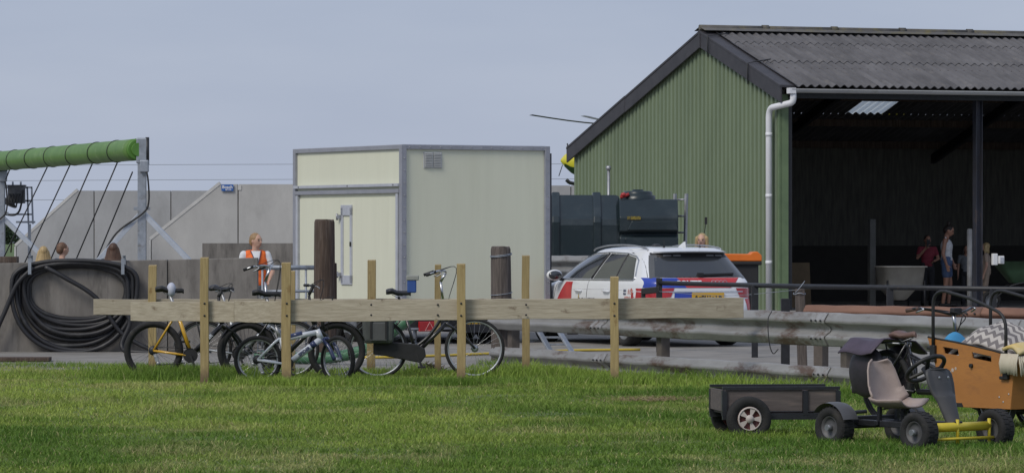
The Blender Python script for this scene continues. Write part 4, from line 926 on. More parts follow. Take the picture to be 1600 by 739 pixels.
# side windows: top edge follows the roof arc
def topz(x): return interp(x, [.72, .95, 1.3, 1.9, 2.4, 2.75, 3.05, 3.3], [1.19, 1.30, 1.345, 1.36, 1.345, 1.27, 1.12, 1.0])
def sidewin(x0a, x1a, x0t, x1t, zb_=.985, sgn=1, nu=16, nv=8):
    def fn(u, v):
        xb = x0a + (x1a - x0a) * u; xt = x0t + (x1t - x0t) * u; zt_ = topz(xt); x = xb + (xt - xb) * v; z = zb_ + (zt_ - zb_) * v
        return (x, sgn * (side_y(x, z) + .005), z)
    m = MB(); m.grid(nu, nv, fn); return m
for sgn in (1, -1):
    sidewin(.70, 1.26, .93, 1.24, sgn=sgn).build('side_window', M_glass_car, car); sidewin(1.31, 2.06, 1.29, 1.86, sgn=sgn).build('side_window', M_glass_car, car); sidewin(2.16, 3.26, 1.96, 2.72, sgn=sgn).build('side_window', M_glass_car, car)
    strip_side([(1.285, .985), (1.265, 1.35)], .014, 'window_pillar', M_black, car, sgn); strip_side([(2.11, .985), (1.91, 1.36)], .02, 'window_pillar', M_black, car, sgn)
    fr = [(3.32, .985), (3.05, 1.135), (2.75, 1.285), (2.4, 1.362), (1.9, 1.378), (1.3, 1.362), (.95, 1.318), (.82, 1.26), (.66, 1.0), (.69, .972), (1.6, .968), (2.6, .966), (3.32, .97)]
    strip_side(fr, .011, 'window_trim', M_chrome, car, sgn, .006)
    # roof rail
    m = MB(); m.tube(smooth_path([(.75, sgn * .60, 1.40), (.85, sgn * .60, 1.445), (1.4, sgn * .59, 1.482), (2.1, sgn * .585, 1.478), (2.55, sgn * .58, 1.435), (2.66, sgn * .58, 1.40)], 5), .012, 8); m.build('roof_rail', M_alu, car)
    # door seams and handles
    for pts in ([(1.33, .95), (1.30, .75), (1.18, .60), (1.18, .35)], [(2.16, .95), (2.20, .6), (2.18, .33)], [(3.28, .93), (3.36, .65), (3.34, .35)]): strip_side(pts, .004, 'door_seam', M_darksteel, body, sgn, .001)
    strip_side([(.3, .80), (1.2, .835), (2.4, .83), (3.6, .80)], .006, 'shoulder_crease', M_carw, body, sgn, -.002)
    for x in (1.38, 2.36):
        m = MB(); y = side_y(x + .1, .80) + .02; m.tube(smooth_path([(x, sgn * (y - .02), .80), (x + .03, sgn * (y + .012), .802), (x + .18, sgn * (y + .012), .808), (x + .21, sgn * (y - .02), .808)], 4), .014, 8); m.build('door_handle', M_carw, car)
    # mirror
    y = side_y(3.15, .97)
    m = MB(); m.ell((3.12, sgn * (y + .17), 1.03), (.075, .13, .085), 16, 10); mir = m.build('door_mirror', M_carw, car)
    m = MB(); m.ell((3.075, sgn * (y + .175), 1.03), (.045, .112, .068), 14, 8); m.build('mirror_glass', M_glass_car, mir)
    m = MB(); m.tube([(3.13, sgn * (y - .02), .95), (3.12, sgn * (y + .10), .98)], .025, 8); m.build('mirror_arm', M_black, mir)
    # wheel arch and wheels
    for xw in (.98, 3.85):
        m = MB(); ring = []
        def fn(u, v):
            a = math.pi * u * 1.15 - .075 * math.pi; r_ = .37 * v + .001; x = xw + r_ * math.cos(a); z = max(.175, .33 + r_ * math.sin(a)); return (x, sgn * (side_y(x, z) + .003), z)
        m.grid(24, 6, fn); m.build('wheel_arch', M_black, car)
        wheel_obj('wheel', car, (xw, sgn * .80, .325), (0, 0, 0), .325, .23, M_rimgrey, tread=False, rimr=.70)
    # sill
    strip_side([(1.4, .24), (2.3, .235), (3.4, .24)], .03, 'sill', M_black, car, sgn, -.012)
# tailgate glass with black surround and spoiler
quad_rear([(.79, 1.015), (-.79, 1.015), (-.655, 1.375), (.655, 1.375)], .003).build('tailgate_surround', M_black, car)
quad_rear([(.72, 1.025), (-.72, 1.025), (-.60, 1.305), (.60, 1.305)], .007).build('rear_window', M_glass_car, car)
m = MB(); m.grid(20, 3, lambda u, v: (rear_x((u - .5) * 1.26, 1.40) - .09 + .28 * v, (u - .5) * 1.26, 1.385 + .052 * v + .012 * (1 - (2 * u - 1) ** 2)))
m.grid(20, 1, lambda u, v: (rear_x((u - .5) * 1.26, 1.40) - .09 + .02 * v, (u - .5) * 1.26, 1.385 - .018 * v + .012 * (1 - (2 * u - 1) ** 2))); m.build('roof_spoiler', M_carw, car)
for y in (.42, .27, -.27, -.42):
    quad_rear([(y + .06, 1.325), (y - .06, 1.325), (y - .06, 1.345), (y + .06, 1.345)], .010, 4, 2).build('light_bar_lamp', mat('lamp_clear', (.30, .31, .33), None, .3), car)
# quarter corner glass (dark D pillar)
for sgn in (1, -1): quad_side([(.17 + .05, 1.0), (.34, 1.0), (.68, 1.34), (.56, 1.34)], sgn, .004).build('corner_pillar', mat('corner_grey', (.10, .105, .11), None, .3), car)
# wiper
m = MB(); m.beam((rear_x(-.1, 1.05) - .03, .02, 1.05), (rear_x(-.5, 1.07) - .03, -.52, 1.065), .03, .03); m.box((rear_x(0, 1.05) - .03, .03, 1.055), (.05, .08, .05)); m.build('rear_wiper', M_black, car)
# tail lamps, plate, stripes
for sgn in (1, -1):
    quad_rear([(sgn * .91, .70), (sgn * .56, .73), (sgn * .50, .86), (sgn * .905, .855)], .006, 20, 6).build('tail_lamp', M_red, car)
    quad_side([(.10, .72), (.36, .78), (.40, .85), (.12, .855)], sgn, .006).build('tail_lamp', M_red, car)
quad_rear([(.70, .80), (-.62, .80), (-.62, .815), (.70, .815)], .011, 24, 1).build('chrome_strip', M_chrome, car)
pl = None
m = MB(); zc = .735; m.box((rear_x(-.02, zc) - .012, -.03, zc), (.014, .52, .115), None); pl = m.build('number_plate', M_plate, car)
def rear_text(s, size, y0, z0, mt, par, off, bold=.003, sx=1, name='lettering'):
    vs, fs = text_mesh(s, size, bold); m = MB(); m.add([(rear_x(0, z0 + v[1]) - off, y0 - v[0] * sx, z0 + v[1]) for v in vs], fs); return m.build(name, mt, par)
rear_text('X-801-TR', .115, -.03, zc, M_ink, pl, .021)
quad_rear([(.86, .865), (.30, .865), (.42, 1.01), (.83, 1.01)], .006).build('blue_stripe', M_cblue, car); quad_rear([(.30, .865), (-.42, .865), (-.60, 1.01), (.42, 1.01)], .006).build('red_stripe', M_cred, car)
quad_rear([(.52, .62), (.02, .62), (.22, .80), (.50, .80)], .005).build('blue_stripe', M_cblue, car); quad_rear([(.86, .58), (.52, .62), (.50, .70), (.86, .70)], .004).build('red_stripe', M_cred, car)
quad_rear([(-.70, .45), (-.90, .45), (-.90, .72), (-.66, .70)], .005).build('red_stripe', M_cred, car)
rear_text('POLITIE', .085, .24, .935, M_white, car, .012, .004, 1.35)
# rings emblem
for k in range(4):
    y = -.14 - .062 * k; m = MB(); m.tube([(rear_x(0, .935) - .014, y + .036 * math.cos(a), .935 + .036 * math.sin(a)) for a in [2 * math.pi * i / 18 for i in range(18)]], .005, 5, closed=True); m.build('badge_ring', M_chrome, car)
quad_rear([(.80, .30), (-.80, .30), (-.80, .42), (.80, .42)], .004).build('lower_bumper', M_black, car)
# side stripes and lettering
for sgn in (1, -1):
    quad_side([(3.30, .60), (2.72, .60), (2.72, .935), (2.96, .935)], sgn, .004).build('red_stripe', M_cred, car); quad_side([(4.20, .55), (3.62, .60), (3.50, .86), (3.98, .80)], sgn, .004).build('red_stripe', M_cred, car)
    quad_side([(3.62, .45), (3.05, .45), (3.12, .60), (3.55, .60)], sgn, .005).build('blue_stripe', M_cblue, car)
def side_text(s, size, x0, z0, mt, sgn=1, bold=.002, sx=1, name='lettering', italic=0):
    vs, fs = text_mesh(s, size, bold); m = MB(); m.add([(x0 - sgn * (v[0] + v[1] * italic) * sx, sgn * (side_y(x0 - sgn * v[0] * sx, z0 + v[1]) + .007), z0 + v[1]) for v in vs], fs); return m.build(name, mt, car)
M_txt = mat('text_navy', (.03, .04, .10), None, .5); M_txtr = mat('text_orange', (.62, .16, .10), None, .5)
for sgn in (1, -1):
    side_text('POLITIE', .15, 2.18, .64, M_txt, sgn, .002, 1.15)
    side_text('112', .10, .72, .80, M_txtr, sgn, .003, 1, italic=.15); side_text('Bel', .05, .88, .82, M_txt, sgn, .002, 1.2, italic=.15); side_text('daar', .05, .88, .775, M_txt, sgn, .002, 1, italic=.15); side_text('politie.nl', .04, .80, .725, M_txtr, sgn, .001, 1.2)
    m = MB(); tri = [(2.50, .60), (2.42, .60), (2.46, .78)]; m.add([(x, sgn * (side_y(x, z) + .008), z) for x, z in tri], [(0, 1, 2)]); m.build('flame_emblem', mat('gold', (.55, .40, .08), None, .4), car)
# windscreen, front lamps, grille
def front_x(y, z):
    a0, a1 = interp(z, ZS, XR), interp(z, ZS, XF); c, a = (a0 + a1) / 2, (a1 - a0) / 2; n = NE(z); q = min(.9995, abs(y) / interp(z, ZS, HW)); return c + a * (1 - q ** n) ** (1 / n)
m = MB(); m.grid(20, 8, lambda u, v: (front_x((u - .5) * (1.6 - .42 * v), .985 + .39 * v) + .005, (u - .5) * (1.6 - .42 * v), .985 + .39 * v)); m.build('windscreen', M_glass_car, car)
m = MB(); m.grid(16, 6, lambda u, v: (front_x((u - .5) * 1.0, .36 + .3 * v) + .005, (u - .5) * 1.0, .36 + .3 * v)); m.build('grille', M_black, car)
for sgn in (1, -1):
    m = MB(); m.grid(10, 4, lambda u, v: (front_x(sgn * (.54 + .34 * u), .58 + .11 * v) + .006, sgn * (.54 + .34 * u), .58 + .11 * v)); m.build('headlight', mat('headlight', (.5, .52, .55), None, .1, coat=1), car)
# aerials
for (x, y, h) in ((.78, .33, .16), (.82, -.28, .18)):
    m = MB(); m.tube([(x, y, 1.425), (x, y, 1.47)], .018, 8); m.tube([(x, y, 1.47), (x - .01, y, 1.45 + h * .62)], .005, 6); m.build('aerial', M_black, car)
m = MB(); m.add([(.95, .02, 1.455), (.95, -.02, 1.455), (.72, 0, 1.45), (.80, .0, 1.53), (.74, 0, 1.54)], [(0, 2, 4, 3), (1, 3, 4, 2), (0, 3, 1)]); m.build('shark_fin', M_carw, car)
m = MB(); m.ell((1.35, .18, 1.475), (.07, .07, .03), 14, 8); m.build('roof_sensor', M_darksteel, car)
m = MB(); m.tube([(.02, -.15, .27), (.3, -.15, .27)], .03, 8); m.build('exhaust', M_alu, car)

# ================================================================== TANK, LADDER, BIN
M_tank = mat('tank_dark_green', (.016, .028, .034), (.012, .021, .026), .3, scale=2, stain=(.05, .062, .066), sscale=1.6, slo=.52, shi=.85)
tk = thing('fuel_tank', 'dark blue green plastic diesel tank with black lid', 'tank', (GX(962, 71), 71, gz(71)))
O5 = tk.location.copy()
def tz(py): return GZ(py, 71) - O5.z
def tx(px): return GX(px, 71) - O5.x
Mx = RZ(90)
prof = [(-.68, .03), (.68, .03), (.74, .12), (.74, 1.0), (.70, 1.06), (.74, 1.12), (.76, tz(352)), (.70, tz(343)), (.16, tz(305)), (-.16, tz(305)), (-.70, tz(343)), (-.76, tz(352)), (-.74, 1.12), (-.70, 1.06), (-.74, 1.0), (-.74, .12)]
def px_prism(mb, pr, xa, xb):
    n = len(pr); vs = [(xa, p[0], p[1]) for p in pr] + [(xb, p[0], p[1]) for p in pr]
    mb.add(vs, [tuple(range(n)), tuple(reversed(range(n, 2 * n)))] + [(i, i + n, (i + 1) % n + n, (i + 1) % n) for i in range(n)]); return mb
m = MB(); px_prism(m, prof, tx(842), tx(968)); m.build('shell', M_tank, tk, .07)
for px in (868, 932):
    m = MB(); px_prism(m, [(p[0] * 1.04, p[1] + (.05 if p[1] > 1.5 else 0)) for p in prof if p[1] > .9], tx(px) - .07, tx(px) + .07); m.build('rib', M_tank, tk, .035)
cab = [(-.70, .03), (.70, .03), (.76, .1), (.76, tz(372)), (.70, tz(370)), (.70, tz(366)), (.80, tz(362)), (.80, tz(340)), (.50, tz(312)), (-.50, tz(312)), (-.80, tz(340)), (-.80, tz(362)), (-.70, tz(366)), (-.76, tz(372)), (-.76, .1)]
m = MB(); px_prism(m, cab, tx(966), tx(1057)); m.build('cabinet', M_tank, tk, .05)
m = MB(); m.prism([(tx(978), tz(360) + 0), (tx(1056), tz(360)), (tx(1052), tz(346)), (tx(985), tz(346))], -.84, -.78); m.build('cabinet_lip', M_tank, tk, .01)
m = MB(); m.prism([(tx(975), tz(372)), (tx(1057), tz(372)), (tx(1055), .25), (tx(980), .25)], -.80, -.74); m.build('cabinet_door', M_tank, tk, .012)
m = MB(); m.lathe([(.30, tz(314)), (.30, tz(306)), (.25, tz(305)), (.25, tz(301)), (.22, tz(299)), (.10, tz(299)), (.09, tz(296.5)), (.001, tz(296.5))], 28, T(tx(996), -.2, 0)); m.build('lid', M_tank, tk)
m = MB(); m.tube([(tx(968), -.45, tz(309)), (tx(982), -.45, tz(304))], .03, 8); m.ell((tx(973), -.45, tz(305)), (.05, .05, .04), 10, 6); m.build('valve', mat('valve_red', (.4, .03, .03), None, .5), tk)
m = MB(); m.box((tx(991), -.815, tz(341)), (.17, .012, .055)); m.box((tx(980), -.822, tz(341)), (.045, .012, .05)); m.build('hazard_label', mat('label_yellow', (.36, .27, .03), (.05, .045, .02), .5, scale=30), tk)
# ladder
ld = thing('ladder', 'aluminium ladder leaning upright beside the dark green tank', 'ladder', (GX(1056, 71.6), 70.9, gz(71)), R(-30))
for x in (-.11, .11):
    m = MB(); m.beam((x, 0, 0), (x, .12, GZ(303, 71) - gz(71)), .035, .07, (0, 1, 0)); m.build('stile', M_alu, ld)
for k in range(8):
    z = .2 + .28 * k; m = MB(); m.tube([(-.11, .014 + .055 * z, z), (.11, .014 + .055 * z, z)], .016, 8); m.build('rung', M_alu, ld)
# wheelie bin
bn = thing('waste_bin', 'black waste container with bright orange lid beside the green barn', 'bin', (GX(1158, 67), 67, gz(67)))
zt_ = GZ(408, 67) - gz(67)
m = MB(); m.box((0, .3, zt_ / 2 + .03), (.56, .62, zt_ - .06)); m.box((0, .3, zt_ - .03), (.66, .72, .07)); m.build('body', M_black, bn, .02)
M_or = mat('orange_lid', (.72, .17, .015), (.66, .15, .012), .45)
m = MB(); m.prism([(-.34, zt_), (.33, zt_), (.33, zt_ + .09), (.26, zt_ + .155), (.18, zt_ + .15), (.14, zt_ + .115), (-.30, zt_ + .12), (-.34, zt_ + .10)], -.07, .66); m.build('lid', M_or, bn, .015)
for x in (-.26, .26): wheel_obj('wheel', bn, (x, .55, .1), (0, 0, R(90)), .1, .05, M_black, tread=False, n=16)
# dark cable box on the gable
p = W(1103, 345, 82.3); m = MB(); m.box((0, 0, 0), (.05, .05, .14)); m.tube(smooth_path([(0, 0, -.05), (-.05, 0, -.3), (-.15, .02, -.5)], 4), .008, 5); o = m.build('wall_socket', M_black); o.location = p; o['label'] = 'small black socket with cable on the green gable'; o['category'] = 'socket'
# metal step and yellow hose between trailer and car
st = thing('metal_steps', 'grey folding metal steps on the yard behind the guardrail', 'steps', (GX(868, 57.5), 57.5, gz(57.5)))
for k, (a, b) in enumerate((((837, 516), (862, 545)), ((868, 516), (895, 545)))):
    q0, q1 = W(a[0], a[1] - 8, 57.5) - st.location, W(b[0], b[1] + 4, 57.3) - st.location
    q1.z = .02; m = MB(); m.beam(q0, q1, .09, .03); m.build('stringer', M_galv, st, .004)
for py, xa, xb in ((512, 835, 872), (527, 848, 880), (538, 857, 890)):
    m = MB(); m.box(((GX(xa, 57.5) + GX(xb, 57.5)) / 2 - st.location.x, .06, GZ(py, 57.5) - st.location.z), (GX(xb, 57.5) - GX(xa, 57.5), .2, .025)); m.build('tread', M_galv, st, .003)
m = MB(); m.tube(smooth_path([(GX(500, 56.3), 56.3, gz(56.3) + .02), (GX(570, 56), 56, gz(56) + .02), (GX(640, 56.2), 56.2, gz(56.2) + .02), (GX(800, 57.5), 57.5, gz(57.5) + .02), (GX(900, 58.4), 58.4, gz(58.4) + .02), (GX(1000, 58.8), 58.8, gz(58.8) + .02)], 6), .018, 8); o = m.build('yellow_hose', mat('hose_yellow', (.62, .45, .05), None, .5)); tag(o, 'thin yellow hose lying across the yard', 'hose')
m = MB(); HG = [(GX(400, 54.6), 54.6, .14), (GX(455, 54.4), 54.4, .13), (GX(520, 54.2), 54.2, .14), (GX(575, 54.0), 54.0, .26), (GX(610, 53.9), 53.9, .46), (GX(640, 53.9), 53.9, .66), (GX(662, 54), 54.0, .80)]
pts = smooth_path(HG, 14); m.tube(pts, [.072 + (.006 if k % 2 else 0) for k in range(len(pts))], 14); o = m.build('suction_hose', mat('hose_green', (.07, .19, .10), (.05, .14, .075), .45, scale=5), None); tag(o, 'thick ribbed green suction hose on the ground behind the bicycles', 'hose')
# dark board on the ground, bark heap
o = MB().box((0, 0, .03), (1.5, .5, .05)).build('ground_board', M_oldpole, None, .006); o.location = (GX(-10, 55.2), 55.2, gz(55.2)); o.rotation_euler[2] = R(2); tag(o, 'dark wooden board lying at the lawn edge below the hose', 'board')
m = MB()
for k in range(420):
    a = random.uniform(0, 6.28); r_ = abs(random.gauss(0, .16)); z = max(.0, .13 * (1 - r_ / .36)) * random.uniform(.3, 1)
    m.beam((r_ * 1.4 * math.cos(a), r_ * math.sin(a), z), (r_ * 1.4 * math.cos(a) + random.uniform(-.09, .09), r_ * math.sin(a) + random.uniform(-.09, .09), max(0, z + random.uniform(-.03, .04))), .008, .004)
o = m.build('straw_heap', mat('straw_brown', (.13, .095, .06), (.07, .05, .035), .9, scale=30)); o.location = (GX(668, 52), 52, 0); tag(o, 'small brown heap of dead straw under the black bicycle', 'straw', kind='stuff')

# ================================================================== BICYCLES
def bike_wheel(par, x, z, Rw, tr, rim_m, steer=0, hub=.03, name='wheel', sp=28):
    e = empty(name, (x, 0, z), R(steer), par)
    rc_ = Rw - tr
    m = MB(); n = 40; k = 8; m.lathe([(rc_ + tr * math.cos(a), tr * math.sin(a)) for a in [2 * math.pi * i / k for i in range(k)]], n, RX(90), closed=True); m.build('tyre', M_rubber, e)
    m = MB(); r_ = rc_ - tr * .75; m.lathe([(r_ + .012, -.012), (r_ - .012, -.012), (r_ - .018, 0), (r_ - .012, .012), (r_ + .012, .012)], n, RX(90), closed=True); m.build('rim', rim_m, e)
    m = MB()
    for i in range(sp):
        a = 2 * math.pi * i / sp; b = a + (.35 if i % 2 else -.35); s = 1 if i % 4 < 2 else -1
        m.tube([(hub * .9 * math.cos(b), s * .025, hub * .9 * math.sin(b)), ((r_ - .012) * math.cos(a), 0, (r_ - .012) * math.sin(a))], .0016, 4, cap=False)
    o = m.build('spokes', M_chrome if rim_m is not M_black else M_darksteel, e); o['kind'] = 'stuff'
    m = MB(); m.tube([(0, -.05, 0), (0, -.035, 0), (0, -.03, 0), (0, .03, 0), (0, .035, 0), (0, .05, 0)], [hub * .5, hub * .6, hub, hub, hub * .6, hub * .5], 16); m.build('hub', M_chrome if hub > .04 else M_alu, e)
    return e
def saddle(par, p, mt, L_=.27, wd=.15, tilt=0, name='saddle'):
    m = MB(); st_ = [(-.5, .42, .012), (-.42, .98, .022), (-.25, 1.0, .03), (-.05, .62, .0), (.2, .30, -.004), (.42, .24, -.002), (.5, .12, -.014)]
    vs = []; nn = 12
    for t_, w_, dz in st_:
        for k in range(nn):
            a = 2 * math.pi * k / nn; y = math.cos(a) * wd / 2 * w_; z = math.sin(a) * (.028 if math.sin(a) > 0 else .045 * (.5 + w_ * .5)); vs.append((t_ * L_, y, z + dz))
    m.add(vs, [(i * nn + k, i * nn + (k + 1) % nn, (i + 1) * nn + (k + 1) % nn, (i + 1) * nn + k) for i in range(len(st_) - 1) for k in range(nn)], True, T(*p) @ RY(tilt)); m.add(vs[:nn], [tuple(range(nn))], True, T(*p) @ RY(tilt)); m.add(vs[-nn:], [tuple(reversed(range(nn)))], True, T(*p) @ RY(tilt))
    s = m.build(name, mt, par)
    m = MB()
    for y in (-.02, .02): m.tube([(p[0] - .08, p[1] + y, p[2] - .02), (p[0] - .02, p[1] + y, p[2] - .055), (p[0] + .10, p[1] + y * .6, p[2] - .02)], .004, 5)
    m.build('rails', M_alu, s); return s
def bicycle(label, name, px_r, D_, rz, Rw, wb, frame_m, frame2_m, rim_m, seat_h, bar, tr=.022, steer=0, lean=0, bars='flat', low=False, guards=False, saddle_m=None, chainguard=False, rack=False, derail=True, fork_m=None, seat_off=0, cat='bicycle', dutch=False):
    """stands with the rear wheel on the ground at photo column px_r; x forward, seen from its right side"""
    sc_ = Rw / .345
    r = thing(name, label, cat, (GX(px_r, D_), D_, -.005 + gz(D_)), R(rz), 'bicycles parked between the plank fences'); r.rotation_euler[0] = R(lean)
    bike_wheel(r, 0, Rw, Rw, tr, rim_m); bike_wheel(r, wb, Rw, Rw, tr, rim_m, steer, hub=.045 if dutch else .03, name='wheel')
    bb = Vector((.43 * sc_ if not dutch else .47, 0, .29 * sc_)); st = Vector((bb.x - (seat_h - bb.z) * .30 + seat_off, 0, seat_h))
    stt = bb.lerp(st, .62 if not low else .55); hx = wb - (.30 if not dutch else .36) * sc_; hb = Vector((hx + .05, 0, 2 * Rw * .93)); ht = Vector((hx, 0, 2 * Rw * .93 + .13 * sc_ + (.12 if dutch else 0)))
    tr_ = .017 * (1.6 if sc_ < .85 else 1.35 if tr > .03 else 1.1)
    m = MB()
    m.tube([bb, stt], tr_, 10)
    m.tube([bb, hb], tr_ * 1.35, 12)
    if low: m.tube(smooth_path([bb.lerp(stt, .38), bb.lerp(hb, .42) + Vector((0, 0, .10)), ht - Vector((0, 0, .05))], 5), tr_ * 1.1, 10)
    elif not dutch: m.tube([bb.lerp(stt, .93), ht - Vector((0, 0, .03))], tr_ * 1.15, 10)
    else: m.tube(smooth_path([bb.lerp(stt, .15), bb.lerp(hb, .40) + Vector((0, 0, .06)), bb.lerp(hb, .8) + Vector((0, 0, .13)), ht - Vector((0, 0, .02))], 5), tr_ * 1.1, 10)
    m.tube([hb, ht], tr_ * 1.3, 10)
    fr = m.build('frame', frame_m if frame2_m is None else frame2_m, r)
    m = MB()
    for s in (-1, 1):
        m.tube([(0, s * .06, Rw), (bb.x - .06, s * .045, bb.z), tuple(bb)], tr_ * .6, 8); m.tube([(0, s * .06, Rw), (stt.x - .05, s * .04, stt.z - .04), tuple(stt)], tr_ * .55, 8)
    if frame2_m is not None: m.tube([bb + Vector((.0, 0, .02)), stt + Vector((-.0, 0, .01))], tr_ * 1.12, 10)
    m.build('rear_stays', frame_m, r)
    m = MB(); m.tube([stt, st - Vector((0, 0, .05))], tr_ * .8, 10); m.build('seat_post', M_alu if not dutch else M_black, r)
    sad = saddle(r, (st.x, 0, st.z), saddle_m or M_black, (.34 if tr > .03 else .30) if sc_ > .8 else .25, .16 if not dutch else .21)
    # fork turns with the wheel
    e = empty('fork', (wb, 0, 0), R(steer), r); k = hb - Vector((wb, 0, 0)); k2 = ht - Vector((wb, 0, 0))
    m = MB()
    for s in (-1, 1): m.tube(smooth_path([(0, s * .055, Rw), (k.x * .5 + .01, s * .055, (Rw + k.z) / 2 + .02), (k.x, s * .05, k.z - .02), (k.x, 0, k.z)], 4), tr_ * .85, 8)
    m.build('fork_legs', fork_m or frame_m, e)
    hbz = bar - k2.z; m = MB(); m.tube([k2, k2 + Vector((-.03, 0, hbz * .7))], tr_ * .8, 10)
    c = k2 + Vector((-.03 + (.05 if bars == 'flat' else .06), 0, hbz)); m.tube([k2 + Vector((-.03, 0, hbz * .7)), c], tr_ * .9, 10); m.build('stem', M_black if bars == 'flat' else M_chrome, e)
    hwid = .30 * (1 if sc_ > .8 else .85)
    if bars == 'flat': P_ = [c + Vector((-.05, -hwid, .01)), c + Vector((-.02, -.16, .01)), c, c + Vector((-.02, .16, .01)), c + Vector((-.05, hwid, .01))]
    else: P_ = [c + Vector((-.24, -hwid * .95, -.02)), c + Vector((-.14, -hwid * .9, .015)), c + Vector((-.02, -.14, .03)), c, c + Vector((-.02, .14, .03)), c + Vector((-.14, hwid * .9, .015)), c + Vector((-.24, hwid * .95, -.02))]
    m = MB(); m.tube(smooth_path(P_, 5), .0125, 8); hbm = m.build('handlebar', M_black if bars == 'flat' else M_chrome, e)
    for s in (0, -1):
        q0, q1 = (P_[0], P_[1]) if s == 0 else (P_[-1], P_[-2]); d = (q1 - q0).normalized(); m = MB(); m.tube([q0 - d * .01, q0 + d * .12], .018, 10); m.build('grip', M_black, hbm)
        m = MB(); m.tube(smooth_path([q0 + d * .15, q0 + d * .13 + Vector((.06, 0, -.02)), q0 + d * .04 + Vector((.075, 0, -.035))], 4), .007, 6); m.build('brake_lever', M_alu, hbm)
        m = MB(); m.tube(smooth_path([q0 + d * .15, c + Vector((.13, 0, .06)), k2 + Vector((.06, .01, -.02)), k + Vector((.05, .02, 0))], 5), .004, 5); m.build('cable', M_black, hbm)
    # drive train (right side = -y)
    m = MB(); m.lathe([(.085 * sc_, -.004), (.085 * sc_, .004)], 24, T(bb.x, -.06, bb.z) @ RX(90)); m.lathe([(.001, -.003), (.085 * sc_, -.004)], 24, T(bb.x, -.06, bb.z) @ RX(90)); m.build('chainring', M_black, r)
    for s in (-1, 1):
        a = R(-68) if s < 0 else R(112); q = bb + Vector((.165 * sc_ * math.cos(a), s * .09, .165 * sc_ * math.sin(a))); m = MB(); m.beam(bb + Vector((0, s * .08, 0)), q, .014, .026); cr = m.build('crank', M_black, r); m = MB(); m.box(tuple(q + Vector((0, s * .06, 0))), (.095, .09, .022)); m.build('pedal', M_black, cr)
    if derail:
        m = MB(); m.lathe([(.001, -.01), (.058, -.008), (.05, .006), (.03, .018), (.001, .02)], 20, T(0, -.045, Rw) @ RX(90)); m.build('cassette', M_darksteel, r)
        m = MB(); m.beam((.02, -.06, Rw - .04), (.05, -.065, Rw - .13), .02, .04); m.lathe([(.024, -.005), (.024, .005), (.001, .005)], 12, T(.06, -.066, Rw - .15) @ RX(90)); m.lathe([(.024, -.005), (.024, .005), (.001, .005)], 12, T(.035, -.066, Rw - .075) @ RX(90)); m.build('derailleur', M_alu, r)
        m = MB(); m.tube([(0, -.055, Rw + .045), (bb.x, -.058, bb.z + .08 * sc_)], .005, 5); m.tube([(.06, -.06, Rw - .17), (bb.x, -.058, bb.z - .08 * sc_)], .005, 5); m.build('chain', M_darksteel, r)
    if chainguard:
        m = MB(); P_ = [(-.05, Rw + .07), (.1, Rw + .085), (bb.x, bb.z + .115), (bb.x + .10, bb.z + .06), (bb.x + .115, bb.z - .03), (bb.x + .05, bb.z - .115), (.1, Rw - .09), (-.05, Rw - .07)]; m.prism(P_, -.085, -.04); m.build('chain_case', M_black, r, .012)
    if guards:
        for (xc, a0, a1, par2) in ((0, 5, 175, r), (0, 20, 165, e)):
            m = MB(); m.grid(18, 4, lambda u, v: (xc + (Rw + .018 - .012 * (2 * v - 1) ** 2) * math.cos(R(a0 + (a1 - a0) * u)), (v - .5) * (tr * 2.4 + .012), Rw + (Rw + .018 - .012 * (2 * v - 1) ** 2) * math.sin(R(a0 + (a1 - a0) * u)))); m.build('mudguard', M_black, par2)
    if rack:
        m = MB(); zr = 2 * Rw + .06
        for s in (-1, 1): m.tube([(.24, s * .05, zr), (-.22, s * .06, zr)], .006, 6); m.tube([(-.10, s * .06, zr), (0, s * .07, Rw)], .006, 6)
        for x in (-.2, -.05, .1): m.tube([(x, -.06, zr), (x, .06, zr)], .005, 6)
        m.build('carrier', M_black, r)
    return r, dict(bb=bb, st=st, ht=ht, hb=hb, k2=k2, c=c, fork=e, frame=fr)
M_yel = mat('frame_yellow', (.62, .36, .03), (.56, .32, .025), .35, coat=.5); M_silv = mat('frame_silver', (.45, .47, .50), (.36, .38, .41), .35, .4)
M_bk = mat('frame_black', (.015, .015, .017), None, .35, coat=.4); M_kidw = mat('frame_white_silver', (.62, .66, .72), (.55, .59, .66), .35, coat=.4); M_navy = mat('frame_navy', (.03, .045, .13), None, .35, coat=.4)
M_sadg = mat('saddle_dark', (.035, .037, .045), (.025, .026, .03), .5)
def tube_text(par, s, a, b, size, mt, off=.026, t=.5):
    """lettering along the tube a -> b on the right flank"""
    vs, fs = text_mesh(s, size, .002); d = (b - a).normalized(); n = Vector((-d.z, 0, d.x)); c = a.lerp(b, t); m = MB(); m.add([c + d * v[0] + n * v[1] + Vector((0, -off, 0)) for v in vs], fs); return m.build('lettering', mt, par)
b1, i1 = bicycle('yellow mountain bike with black tyres and a white rear bag on its saddle', 'mountain_bike', 240, 49.6, 1, .355, 1.08, M_yel, M_bk, M_black, 1.07, 1.08, tr=.036, steer=28, seat_off=-.02, fork_m=M_bk)
tube_text(i1['frame'], 'GLIDER', i1['bb'], i1['hb'], .055, M_kidw, .034)
m = MB(); m.ell((i1['st'].x + .02, .0, i1['st'].z + .01), (.055, .06, .085), 14, 10); m.build('saddle_bag', mat('bag_white', (.55, .57, .66), (.45, .47, .56), .5), b1)
b2, i2 = bicycle('silver city bike with black saddle and upright bars before the dark wall', 'city_bike', 318, 51.0 - .55, -1, .35, 1.07, M_silv, None, M_alu, 1.075, 1.33, steer=-12, bars='swept', guards=True, rack=True, saddle_m=M_sadg, seat_off=.02)
b3, i3 = bicycle('white and blue child mountain bike with knobbly tyres', 'child_bike', 403, 48.3, -2, .282, .93, M_kidw, None, M_alu, .72, .93, tr=.026, steer=-42, fork_m=M_navy, low=False)
